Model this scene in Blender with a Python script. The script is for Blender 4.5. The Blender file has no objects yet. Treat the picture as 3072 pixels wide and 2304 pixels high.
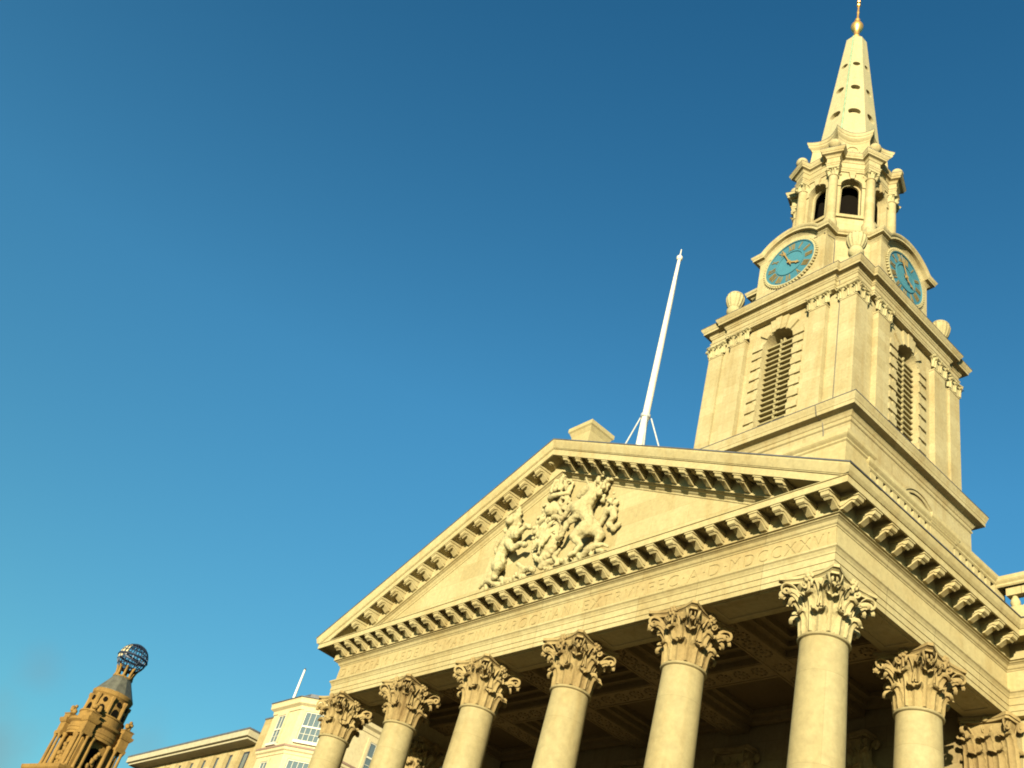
import bpy, bmesh, math, random
from mathutils import Vector, Matrix
from mathutils.geometry import tessellate_polygon
random.seed(7)
PI = math.pi
SC = bpy.context.scene
COL = SC.collection

# ------------------------------------------------------------------ camera, sky, sun, exposure
G = 11.07                      # heights below are written from the column neck; the pavement lies G under it
cam_data = bpy.data.cameras.new('camera')
cam_data.sensor_width = 36.0
cam_data.lens = 36.0 * 3082.03 / 3072.0
cam_data.clip_start = 0.1
cam_data.clip_end = 5000.0
cam = bpy.data.objects.new('camera', cam_data)
COL.objects.link(cam)
Rr = ((0.65091875, 0.71834789, 0.24552208), (0.34068318, -0.56543569, 0.7511441), (0.67840972, -0.40528853, -0.61278174))
M = Matrix(((Rr[0][0], Rr[1][0], Rr[2][0], 10.778),
            (Rr[0][1], Rr[1][1], Rr[2][1], -14.571),
            (Rr[0][2], Rr[1][2], Rr[2][2], -9.473 + G),
            (0, 0, 0, 1)))
cam.matrix_world = M
SC.camera = cam

SUN_AZ = math.radians(35.0)    # from the portico's outward normal (-Y) towards +X
SUN_EL = math.radians(8.5)
sdir = Vector((math.sin(SUN_AZ) * math.cos(SUN_EL), -math.cos(SUN_AZ) * math.cos(SUN_EL), math.sin(SUN_EL)))
sun_data = bpy.data.lights.new('sun', 'SUN')
sun_data.energy = 5.0
sun_data.angle = math.radians(0.5)
sun_data.color = (1.0, 0.89, 0.63)
sun = bpy.data.objects.new('sun', sun_data)
COL.objects.link(sun)
sun.rotation_euler = sdir.to_track_quat('Z', 'Y').to_euler()
sun.location = (40, -60, 60)

world = bpy.data.worlds.new('World')
SC.world = world
world.use_nodes = True
wn, wl = world.node_tree.nodes, world.node_tree.links
wn.clear()
sky = wn.new('ShaderNodeTexSky')
sky.sky_type = 'NISHITA'
sky.sun_disc = False
sky.sun_elevation = SUN_EL
sky.sun_rotation = math.atan2(sdir.x, sdir.y)
sky.air_density = 1.0
sky.dust_density = 0.6
sky.ozone_density = 2.0
tint = wn.new('ShaderNodeMix'); tint.data_type = 'RGBA'; tint.blend_type = 'MULTIPLY'
tint.inputs[0].default_value = 1.0
tint.inputs[7].default_value = (0.42, 1.26, 1.40, 1)
wl.new(sky.outputs[0], tint.inputs[6])
# colour of the sky from horizon to zenith
tc0 = wn.new('ShaderNodeTexCoord'); s0 = wn.new('ShaderNodeSeparateXYZ'); wl.new(tc0.outputs['Generated'], s0.inputs[0])
ramp = wn.new('ShaderNodeValToRGB'); wl.new(s0.outputs[2], ramp.inputs[0])
for q, (pos, c) in enumerate(((.22, (.50, 1.03, 1.00)), (.58, (.46, 1.17, 1.33)), (.88, (.26, .88, 1.12)))):
    e = ramp.color_ramp.elements[q] if q < 2 else ramp.color_ramp.elements.new(pos)
    e.position = pos; e.color = (*c, 1)
wl.new(ramp.outputs[0], tint.inputs[7])
# a few thin clouds low in the sky: (direction, spread, density)
CLOUDS = [((-0.9444, 0.2067, 0.2558), 0.022, 0.2), ((-0.9607, 0.2068, 0.1851), 0.045, 0.42), ((-0.9211, 0.3138, 0.2303), 0.03, 0.2)]
tc = wn.new('ShaderNodeTexCoord')
nz = wn.new('ShaderNodeTexNoise'); nz.inputs['Scale'].default_value = 22.0; nz.inputs['Detail'].default_value = 6
wl.new(tc.outputs['Generated'], nz.inputs['Vector'])
total = None
for dvec, spread, dens in CLOUDS:
    ds = wn.new('ShaderNodeVectorMath'); ds.operation = 'DISTANCE'; wl.new(tc.outputs['Generated'], ds.inputs[0]); ds.inputs[1].default_value = dvec
    nn = wn.new('ShaderNodeMath'); nn.operation = 'MULTIPLY_ADD'; wl.new(nz.outputs[0], nn.inputs[0]); nn.inputs[1].default_value = -spread * 1.6; wl.new(ds.outputs['Value'], nn.inputs[2])
    mr = wn.new('ShaderNodeMapRange'); mr.interpolation_type = 'SMOOTHSTEP'; mr.inputs[1].default_value = spread * .55; mr.inputs[2].default_value = -spread * .9; mr.inputs[4].default_value = dens
    wl.new(nn.outputs[0], mr.inputs[0])
    if total is None: total = mr.outputs[0]
    else:
        mx_ = wn.new('ShaderNodeMath'); mx_.operation = 'MAXIMUM'; wl.new(total, mx_.inputs[0]); wl.new(mr.outputs[0], mx_.inputs[1]); total = mx_.outputs[0]
cl = wn.new('ShaderNodeMix'); cl.data_type = 'RGBA'; wl.new(total, cl.inputs[0]); wl.new(tint.outputs[2], cl.inputs[6])
cl.inputs[7].default_value = (1.35, 1.75, 1.85, 1)
bg = wn.new('ShaderNodeBackground'); bg.inputs[1].default_value = 0.062
wl.new(cl.outputs[2], bg.inputs[0])
wo = wn.new('ShaderNodeOutputWorld'); wl.new(bg.outputs[0], wo.inputs[0])

SC.view_settings.view_transform = 'Standard'
SC.view_settings.look = 'None'
SC.view_settings.exposure = 1.56
SC.view_settings.gamma = 1.0
SC.render.engine = 'CYCLES'
SC.cycles.use_denoising = True
SC.cycles.max_bounces = 8
SC.cycles.diffuse_bounces = 5
SC.cycles.filter_width = 1.9

# ------------------------------------------------------------------ materials
def new_mat(name):
    m = bpy.data.materials.new(name); m.use_nodes = True
    nt = m.node_tree
    return m, nt.nodes, nt.links, nt.nodes['Principled BSDF']

def stone(name, col, dark=None, patch=0.35, streak=0.35, joint=None, jdark=0.72, rough=0.85, bump=0.25, axis='xy', fine=1.0):
    """weathered stone: broad mottling, rain streaks, grain and (joint=(width, height)) fine ashlar joints"""
    m, n, l, b = new_mat(name)
    if dark is None: dark = (col[0] * .70, col[1] * .57, col[2] * .38)
    geo = n.new('ShaderNodeNewGeometry')
    n1 = n.new('ShaderNodeTexNoise'); n1.inputs['Scale'].default_value = 0.55; n1.inputs['Detail'].default_value = 7; n1.inputs['Roughness'].default_value = .62
    l.new(geo.outputs['Position'], n1.inputs['Vector'])
    r1 = n.new('ShaderNodeMapRange'); r1.inputs[1].default_value = .44; r1.inputs[2].default_value = .72; r1.inputs[4].default_value = patch
    l.new(n1.outputs[0], r1.inputs[0])
    mp = n.new('ShaderNodeMapping'); mp.inputs['Scale'].default_value = (2.6, 2.6, .22)
    l.new(geo.outputs['Position'], mp.inputs[0])
    n2 = n.new('ShaderNodeTexNoise'); n2.inputs['Scale'].default_value = 1.3; n2.inputs['Detail'].default_value = 6
    l.new(mp.outputs[0], n2.inputs['Vector'])
    r2 = n.new('ShaderNodeMapRange'); r2.inputs[1].default_value = .5; r2.inputs[2].default_value = .78; r2.inputs[4].default_value = streak
    l.new(n2.outputs[0], r2.inputs[0])
    ad = n.new('ShaderNodeMath'); ad.operation = 'ADD'; ad.use_clamp = True
    l.new(r1.outputs[0], ad.inputs[0]); l.new(r2.outputs[0], ad.inputs[1])
    mx = n.new('ShaderNodeMix'); mx.data_type = 'RGBA'
    mx.inputs[6].default_value = (*col, 1); mx.inputs[7].default_value = (*dark, 1)
    l.new(ad.outputs[0], mx.inputs[0])
    n3 = n.new('ShaderNodeTexNoise'); n3.inputs['Scale'].default_value = 9.0 * fine; n3.inputs['Detail'].default_value = 8; n3.inputs['Roughness'].default_value = .7
    l.new(geo.outputs['Position'], n3.inputs['Vector'])
    r3 = n.new('ShaderNodeMapRange'); r3.inputs[1].default_value = .25; r3.inputs[2].default_value = .75; r3.inputs[3].default_value = .78; r3.inputs[4].default_value = 1.16
    l.new(n3.outputs[0], r3.inputs[0])
    gm = n.new('ShaderNodeMix'); gm.data_type = 'RGBA'; gm.blend_type = 'MULTIPLY'; gm.inputs[0].default_value = 1
    l.new(mx.outputs[2], gm.inputs[6]); l.new(r3.outputs[0], gm.inputs[7])
    out = gm.outputs[2]
    if joint:
        sp = n.new('ShaderNodeSeparateXYZ'); l.new(geo.outputs['Position'], sp.inputs[0])
        a = n.new('ShaderNodeMath'); a.operation = 'ADD'; l.new(sp.outputs[0], a.inputs[0]); l.new(sp.outputs[1], a.inputs[1])
        cb = n.new('ShaderNodeCombineXYZ'); l.new(a.outputs[0], cb.inputs[0]); l.new(sp.outputs[2], cb.inputs[1])
        br = n.new('ShaderNodeTexBrick'); br.inputs['Scale'].default_value = 1.0
        br.inputs['Brick Width'].default_value = joint[0]; br.inputs['Row Height'].default_value = joint[1]
        br.inputs['Mortar Size'].default_value = 0.008; br.inputs['Mortar Smooth'].default_value = .4
        br.inputs['Color1'].default_value = (1, 1, 1, 1); br.inputs['Color2'].default_value = (.86, .83, .77, 1)
        br.inputs['Mortar'].default_value = (jdark, jdark * .96, jdark * .88, 1)
        l.new(cb.outputs[0], br.inputs['Vector'])
        jm = n.new('ShaderNodeMix'); jm.data_type = 'RGBA'; jm.blend_type = 'MULTIPLY'; jm.inputs[0].default_value = 1
        l.new(out, jm.inputs[6]); l.new(br.outputs['Color'], jm.inputs[7])
        out = jm.outputs[2]
    l.new(out, b.inputs['Base Color'])
    b.inputs['Roughness'].default_value = rough
    b.inputs['Specular IOR Level'].default_value = 0.25
    if bump:
        bp = n.new('ShaderNodeBump'); bp.inputs['Strength'].default_value = bump; bp.inputs['Distance'].default_value = 0.02
        l.new(n3.outputs[0], bp.inputs['Height']); l.new(bp.outputs[0], b.inputs['Normal'])
    return m

def plain(name, col, rough=.6, metal=0.0, var=.12, scale=4.0, spec=.4):
    m, n, l, b = new_mat(name)
    geo = n.new('ShaderNodeNewGeometry')
    t = n.new('ShaderNodeTexNoise'); t.inputs['Scale'].default_value = scale; t.inputs['Detail'].default_value = 6
    l.new(geo.outputs['Position'], t.inputs['Vector'])
    r = n.new('ShaderNodeMapRange'); r.inputs[1].default_value = .3; r.inputs[2].default_value = .7; r.inputs[3].default_value = 1 - var; r.inputs[4].default_value = 1 + var
    l.new(t.outputs[0], r.inputs[0])
    mx = n.new('ShaderNodeMix'); mx.data_type = 'RGBA'; mx.blend_type = 'MULTIPLY'; mx.inputs[0].default_value = 1
    mx.inputs[6].default_value = (*col, 1); l.new(r.outputs[0], mx.inputs[7])
    l.new(mx.outputs[2], b.inputs['Base Color'])
    b.inputs['Roughness'].default_value = rough; b.inputs['Metallic'].default_value = metal
    b.inputs['Specular IOR Level'].default_value = spec
    return m

PORT = (.292, .245, .126)
MAT = {}
MAT['stone'] = stone('portland_stone', PORT, patch=.42, streak=.42)
MAT['ashlar'] = stone('ashlar_stone', (.292, .248, .130), patch=.38, streak=.38, joint=(1.15, .52), jdark=.80)
MAT['tower'] = stone('tower_ashlar', (.294, .250, .138), patch=.40, streak=.45, joint=(1.05, .46), jdark=.80)
MAT['beam'] = stone('architrave_stone', (.294, .249, .132), patch=.38, streak=.36, joint=(1.7, 9.0), jdark=.55)
MAT['shaft'] = stone('column_stone', (.256, .218, .117), patch=.42, streak=.34, joint=(80.0, 1.72), jdark=.74, fine=.7, bump=.15)
MAT['capital'] = stone('weathered_carved_stone', (.222, .164, .070), dark=(.115, .070, .024), patch=.75, streak=.5, fine=1.6, bump=.5)
MAT['capital_pale'] = stone('pale_carved_stone', (.275, .228, .115), dark=(.16, .11, .045), patch=.6, streak=.5, fine=1.6, bump=.5)
MAT['frieze'] = stone('stained_frieze_stone', (.262, .212, .103), dark=(.19, .125, .048), patch=.55, streak=.45)
MAT['relief'] = stone('carved_relief_stone', (.29, .252, .132), dark=(.175, .13, .06), patch=.55, streak=.45, fine=1.2, bump=.75)
MAT['spire'] = stone('spire_stone', (.282, .240, .135), dark=(.178, .190, .108), patch=.35, streak=.6)
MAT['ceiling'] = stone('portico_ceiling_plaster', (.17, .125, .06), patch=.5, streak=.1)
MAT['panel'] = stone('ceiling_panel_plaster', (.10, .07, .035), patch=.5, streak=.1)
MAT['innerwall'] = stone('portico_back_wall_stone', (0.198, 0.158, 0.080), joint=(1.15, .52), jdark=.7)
MAT['lead'] = plain('lead_sheet', (.06, .062, .07), .55, 0, .25)
MAT['cable'] = plain('conductor_cable', (.08, .07, .05), .6)
MAT['gold'] = plain('gilded_metal', (.90, .50, .14), .34, .85, .1)
MAT['goldpaint'] = plain('gilded_numeral', (.17, .125, .045), .5, .2, .15)
MAT['handgold'] = plain('gilded_clock_hand', (.24, .155, .05), .5, .15, .1)
MAT['teal'] = plain('teal_dial_paint', (.030, .108, .145), .5, 0, .10, 2.0)
MAT['teal2'] = plain('teal_dial_centre_paint', (.034, .122, .158), .5, 0, .10, 2.0)
MAT['white'] = plain('white_pole_paint', (.50, .455, .36), .4, 0, .05)
MAT['steel'] = plain('galvanised_stay', (.34, .34, .32), .5, .2)
MAT['louver'] = stone('louvre_timber', (.25, .21, .105), dark=(.15, .11, .05), patch=.5, streak=.3)
MAT['black'] = plain('painted_shade_black', (.004, .003, .002), .95, 0, .1, spec=.05)  # near-black paint that stands in for the shade inside openings
MAT['terracotta'] = stone('ochre_terracotta', (.175, .100, .024), dark=(.070, .038, .010), patch=.55, streak=.4, fine=.5)
MAT['slate'] = plain('grey_slate', (.058, .056, .042), .6, 0, .3, 1.2)
MAT['bluesteel'] = plain('dark_blue_ironwork', (.018, .025, .045), .45, .3)
MAT['cream'] = stone('cream_stucco', (.36, .30, .175), dark=(.27, .21, .11), patch=.3, streak=.25, fine=.6, bump=.05, joint=None)
MAT['brownband'] = plain('brown_string_course', (.16, .10, .07), .7)
MAT['sash'] = plain('white_sash_paint', (.40, .375, .30), .5, 0, .04)
MAT['office'] = stone('office_stone', (.30, .24, .12), dark=(.19, .13, .05), patch=.5, streak=.5, joint=(1.6, .7), jdark=.8, fine=.5)
MAT['eave'] = plain('pale_eave_render', (.26, .23, .15), .8)
MAT['paving'] = stone('stone_paving', (.12, .09, .05), joint=(.9, .6), jdark=.6)
MAT['ground'] = stone('worn_asphalt', (.05, .042, .03), patch=.3, streak=0)
def glass():
    m, n, l, b = new_mat('window_glass')
    geo = n.new('ShaderNodeNewGeometry')
    t = n.new('ShaderNodeTexNoise'); t.inputs['Scale'].default_value = .8
    l.new(geo.outputs['Position'], t.inputs['Vector'])
    bp = n.new('ShaderNodeBump'); bp.inputs['Strength'].default_value = .08; l.new(t.outputs[0], bp.inputs['Height']); l.new(bp.outputs[0], b.inputs['Normal'])
    b.inputs['Base Color'].default_value = (.07, .09, .095, 1); b.inputs['Roughness'].default_value = .06
    b.inputs['Specular IOR Level'].default_value = .9
    return m
MAT['glass'] = glass()

# ------------------------------------------------------------------ mesh helpers
ORG = {}
class MB:
    def __init__(s): s.v = []; s.f = []
    def add(s, vs, fs):
        k = len(s.v); s.v += [tuple(p) for p in vs]; s.f += [tuple(i + k for i in q) for q in fs]; return s
    def box(s, x0, x1, y0, y1, z0, z1):
        return s.add([(x0, y0, z0), (x1, y0, z0), (x1, y1, z0), (x0, y1, z0), (x0, y0, z1), (x1, y0, z1), (x1, y1, z1), (x0, y1, z1)],
                     [(0, 3, 2, 1), (4, 5, 6, 7), (0, 1, 5, 4), (1, 2, 6, 5), (2, 3, 7, 6), (3, 0, 4, 7)])
    def obox(s, mat, sx, sy, sz):
        c = [mat @ Vector((a * sx / 2, b * sy / 2, d * sz / 2)) for d in (-1, 1) for a, b in ((-1, -1), (1, -1), (1, 1), (-1, 1))]
        return s.add(c, [(0, 3, 2, 1), (4, 5, 6, 7), (0, 1, 5, 4), (1, 2, 6, 5), (2, 3, 7, 6), (3, 0, 4, 7)])
    def prism(s, a, b):
        """two equal rings of points joined and capped"""
        n = len(a)
        fs = [(i, (i + 1) % n, n + (i + 1) % n, n + i) for i in range(n)]
        fs += [tuple(range(n))[::-1], tuple(range(n, 2 * n))]
        return s.add(list(a) + list(b), fs)
    def plan(s, pts, z0, z1):
        return s.prism([(x, y, z0) for x, y in pts], [(x, y, z1) for x, y in pts])
    def lathe(s, prof, n=24, c=(0, 0, 0), fn=None):
        vs = []
        for r, z in prof:
            for i in range(n):
                a = 2 * PI * i / n
                rr = r * (fn(a, z) if fn else 1)
                vs.append((c[0] + rr * math.cos(a), c[1] + rr * math.sin(a), c[2] + z))
        m = len(prof)
        fs = [(j * n + i, j * n + (i + 1) % n, (j + 1) * n + (i + 1) % n, (j + 1) * n + i) for j in range(m - 1) for i in range(n)]
        fs += [tuple(range(n))[::-1], tuple(range((m - 1) * n, m * n))]
        return s.add(vs, fs)
    def grid(s, rows, closed=False):
        n = len(rows[0]); k = len(rows)
        fs = []
        for j in range(k - 1):
            for i in range(n if closed else n - 1):
                fs.append((j * n + i, j * n + (i + 1) % n, (j + 1) * n + (i + 1) % n, (j + 1) * n + i))
        return s.add([p for r in rows for p in r], fs)
    def sweep(s, path, prof, closed=False, skip0=False, skip1=False, caps=True):
        """moulding: prof of (out, z) carried along a plan path, outside on the right of travel, mitred"""
        n = len(path); rows = []
        idx = range(n)
        for i in idx:
            p = Vector(path[i])
            if closed or 0 < i < n - 1:
                d0 = (p - Vector(path[i - 1])).normalized(); d1 = (Vector(path[(i + 1) % n]) - p).normalized()
            elif i == 0:
                d0 = d1 = (Vector(path[1]) - p).normalized()
            else:
                d0 = d1 = (p - Vector(path[i - 1])).normalized()
            n0 = Vector((d0.y, -d0.x)); n1 = Vector((d1.y, -d1.x))
            m = (n0 + n1); m = m / max(1e-6, m.dot(n0))
            rows.append([(p.x + m.x * o, p.y + m.y * o, z) for o, z in prof])
        if skip0: rows = rows[1:]
        if skip1: rows = rows[:-1]
        if closed: rows.append(rows[0])
        s.grid(rows)
        if caps and not closed:
            s.add(rows[0], [tuple(range(len(prof)))]); s.add(rows[-1], [tuple(range(len(prof)))[::-1]])
        return s
    def tube(s, pts, rad, n=8, flat=1.0, caps=True):
        rows = []; up = None
        P = [Vector(p) for p in pts]
        for i, p in enumerate(P):
            d = (P[min(i + 1, len(P) - 1)] - P[max(i - 1, 0)]).normalized()
            if up is None:
                up = d.orthogonal().normalized()
            up = (up - d * up.dot(d)).normalized()
            w = d.cross(up)
            r = rad[i] if isinstance(rad, (list, tuple)) else rad
            rows.append([tuple(p + up * (r * math.cos(2 * PI * k / n)) + w * (r * flat * math.sin(2 * PI * k / n))) for k in range(n)])
        s.grid(rows, True)
        if caps:
            s.add(rows[0], [tuple(range(n))]); s.add(rows[-1], [tuple(range(n))[::-1]])
        return s
    def ball(s, c, r, n=12, m=8, sq=(1, 1, 1)):
        pr = []
        vs = [(c[0], c[1], c[2] - r * sq[2])]
        for j in range(1, m):
            t = -PI / 2 + PI * j / m
            for i in range(n):
                a = 2 * PI * i / n
                vs.append((c[0] + r * sq[0] * math.cos(t) * math.cos(a), c[1] + r * sq[1] * math.cos(t) * math.sin(a), c[2] + r * sq[2] * math.sin(t)))
        vs.append((c[0], c[1], c[2] + r * sq[2]))
        fs = [(0, 1 + (i + 1) % n, 1 + i) for i in range(n)]
        for j in range(m - 2):
            b = 1 + j * n
            fs += [(b + i, b + (i + 1) % n, b + n + (i + 1) % n, b + n + i) for i in range(n)]
        b = 1 + (m - 2) * n; t = len(vs) - 1
        fs += [(b + i, b + (i + 1) % n, t) for i in range(n)]
        return s.add(vs, fs)
    def holed(s, outer, holes, fn, depth):
        """flat face fn(u, v, d) with holes whose reveals run in to the given depth"""
        polys = [[Vector((u, v, 0)) for u, v in outer]] + [[Vector((u, v, 0)) for u, v in h] for h in holes]
        flat = [p for q in polys for p in q]
        tris = tessellate_polygon(polys)
        s.add([fn(p.x, p.y, 0) for p in flat], [tuple(t) for t in tris])
        for h in holes:
            n = len(h)
            s.add([fn(u, v, 0) for u, v in h] + [fn(u, v, depth) for u, v in h], [(i, (i + 1) % n, n + (i + 1) % n, n + i) for i in range(n)])
        return s
    def xform(s, m):
        s.v = [tuple(m @ Vector(p)) for p in s.v]; return s
    def build(s, name, mat, parent=None, origin=None, smooth=0):
        me = bpy.data.meshes.new(name)
        po = ORG.get(parent.name, Vector((0, 0, 0))) if parent else Vector((0, 0, 0))
        og = Vector(origin) if origin is not None else po
        me.from_pydata([(p[0] - og.x, p[1] - og.y, p[2] - og.z) for p in s.v], [], s.f)
        bm = bmesh.new(); bm.from_mesh(me)
        bmesh.ops.remove_doubles(bm, verts=bm.verts, dist=1e-5)
        bmesh.ops.recalc_face_normals(bm, faces=bm.faces)
        bm.to_mesh(me); bm.free()
        if smooth:
            me.shade_smooth()
            me.set_sharp_from_angle(angle=math.radians(smooth))
        me.materials.append(MAT[mat] if isinstance(mat, str) else mat)
        o = bpy.data.objects.new(name, me); COL.objects.link(o)
        ORG[o.name] = og
        if parent:
            o.parent = parent; o.location = og - po
        else:
            o.location = og
        return o

def tag(o, label=None, cat=None, group=None, kind=None):
    if label: o['label'] = label
    if cat: o['category'] = cat
    if group: o['group'] = group
    if kind: o['kind'] = kind
    return o
def thing(name, label, cat, world_loc, author_org, rz=0, group=None):
    o = bpy.data.objects.new(name, None); COL.objects.link(o)
    o.empty_display_size = .5
    o.location = world_loc; o.rotation_euler = (0, 0, rz)
    ORG[o.name] = Vector(author_org)
    return tag(o, label, cat, group)
def dup(src, parent, loc=None, rz=None, mesh=None):
    """copy of a part and its sub-parts; loc is in the parent's author frame"""
    c = src.copy(); COL.objects.link(c); c.parent = parent
    if mesh: c.data = mesh
    if loc is not None:
        ORG[c.name] = Vector(loc); c.location = Vector(loc) - ORG[parent.name]
    else:
        ORG[c.name] = ORG[src.name]
    if rz is not None: c.rotation_euler = (0, 0, rz)
    for ch in list(src.children):
        k = ch.copy(); COL.objects.link(k); k.parent = c
        ORG[k.name] = ORG[ch.name]
    return c
def arc(cx, cy, r, a0, a1, n):
    return [(cx + r * math.cos(a0 + (a1 - a0) * i / n), cy + r * math.sin(a0 + (a1 - a0) * i / n)) for i in range(n + 1)]
def R(d): return math.radians(d)

# ------------------------------------------------------------------ ground
g = MB(); g.add([(-900, -900, 0), (900, -900, 0), (900, 900, 0), (-900, 900, 0)], [(0, 1, 2, 3)])
tag(g.build('ground', 'ground'), kind='structure')
p = MB(); p.box(-45, 30, -40, -3.2, -.12, .012)
p.box(4.4, 30, -3.2, 45, -.12, .012)
tag(p.build('pavement', 'paving'), kind='structure')

# ------------------------------------------------------------------ church
S = 3.4; A = .44; CX = -2.5 * S; YT = 10.85; WY = 5.85
XL, XR = -5 * S - A, A
church = thing('church', 'pale stone classical church with columned pediment portico and tall clock steeple', 'church', (CX, 6.0, 0), (CX, 6.0, -G))

# steps and floor of the portico (below the picture)
st = MB()
for k in range(10):
    st.box(-5 * S - 1.0 - .3 * (9 - k), 1.0 + .3 * (9 - k), -1.1 - .34 * (9 - k), 6.0, -G + .2 * k, -G + .2 * (k + 1))
st.build('portico_steps', 'paving', church)
FL = -G + 2.0

# --- Corinthian capital
def leaf_points(frame, prof, w0, lobes, nu, nv, rib=.02, thick=.022):
    """carved acanthus leaf: frame(lateral, out, z); prof = list of (out, z) from foot to tip"""
    def cr(t):
        k = t * (len(prof) - 1); i = min(int(k), len(prof) - 2); f = k - i
        p0 = prof[max(i - 1, 0)]; p1 = prof[i]; p2 = prof[i + 1]; p3 = prof[min(i + 2, len(prof) - 1)]
        def h(a, b, c, d): return .5 * ((2 * b) + (-a + c) * f + (2 * a - 5 * b + 4 * c - d) * f * f + (-a + 3 * b - 3 * c + d) * f ** 3)
        return h(p0[0], p1[0], p2[0], p3[0]), h(p0[1], p1[1], p2[1], p3[1])
    front = []; back = []
    for j in range(nv + 1):
        t = j / nv
        o, z = cr(t); o2, z2 = cr(min(1, t + .02)); o1, z1 = cr(max(0, t - .02))
        tx, tz = o2 - o1, z2 - z1; L = math.hypot(tx, tz) + 1e-9
        nx, nz = tz / L, -tx / L
        w = w0 * (1.0 - .18 * t) * (1 - max(0, (t - .78) / .22) ** 2 * .75)
        w *= (.86 + .20 * abs(math.sin(lobes * PI * t)))
        fr = []; bk = []
        for i in range(nu + 1):
            u = -1 + 2 * i / nu
            d = rib * math.cos(2.5 * PI * u) + .035 * (1 - u * u) - .03 * abs(u) ** 3
            fr.append(frame(u * w, o + nx * d, z + nz * d))
            bk.append(frame(u * w, o + nx * (d - thick), z + nz * (d - thick)))
        front.append(fr); back.append(bk)
    return front, back
def add_leaf(mb, *a, **k):
    f, b = leaf_points(*a, **k)
    mb.grid(f); mb.grid([r[::-1] for r in b])
    edge = [r[0] for r in f] + f[-1][1:] + [r[-1] for r in f[::-1]][1:]
    edgeb = [r[0] for r in b] + b[-1][1:] + [r[-1] for r in b[::-1]][1:]
    mb.grid([edge, edgeb])
def volute(mb, fr, p0, c, r0, turns, width, start, rad=.03, n=22):
    """ribbon that rises from p0 (out, z) and coils round c; fr(t, out, z) places it"""
    pts = []
    s0 = (c[0] + r0 * math.cos(start), c[1] + r0 * math.sin(start))
    for i in range(7):
        t = i / 7
        o = p0[0] + (s0[0] - p0[0]) * t ** 1.3; z = p0[1] + (s0[1] - p0[1]) * (1 - (1 - t) ** 1.6)
        pts.append((t * .6, o, z))
    for i in range(n + 1):
        t = i / n; a = start - turns * 2 * PI * t; r = r0 * (1 - .78 * t)
        pts.append((.6 + .4 * t, c[0] + r * math.cos(a), c[1] + r * math.sin(a)))
    P = [fr(*q) for q in pts]
    rad_l = [rad * (1 - .35 * q[0]) for q in pts]
    mb.tube(P, rad_l, 6, width)

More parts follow.
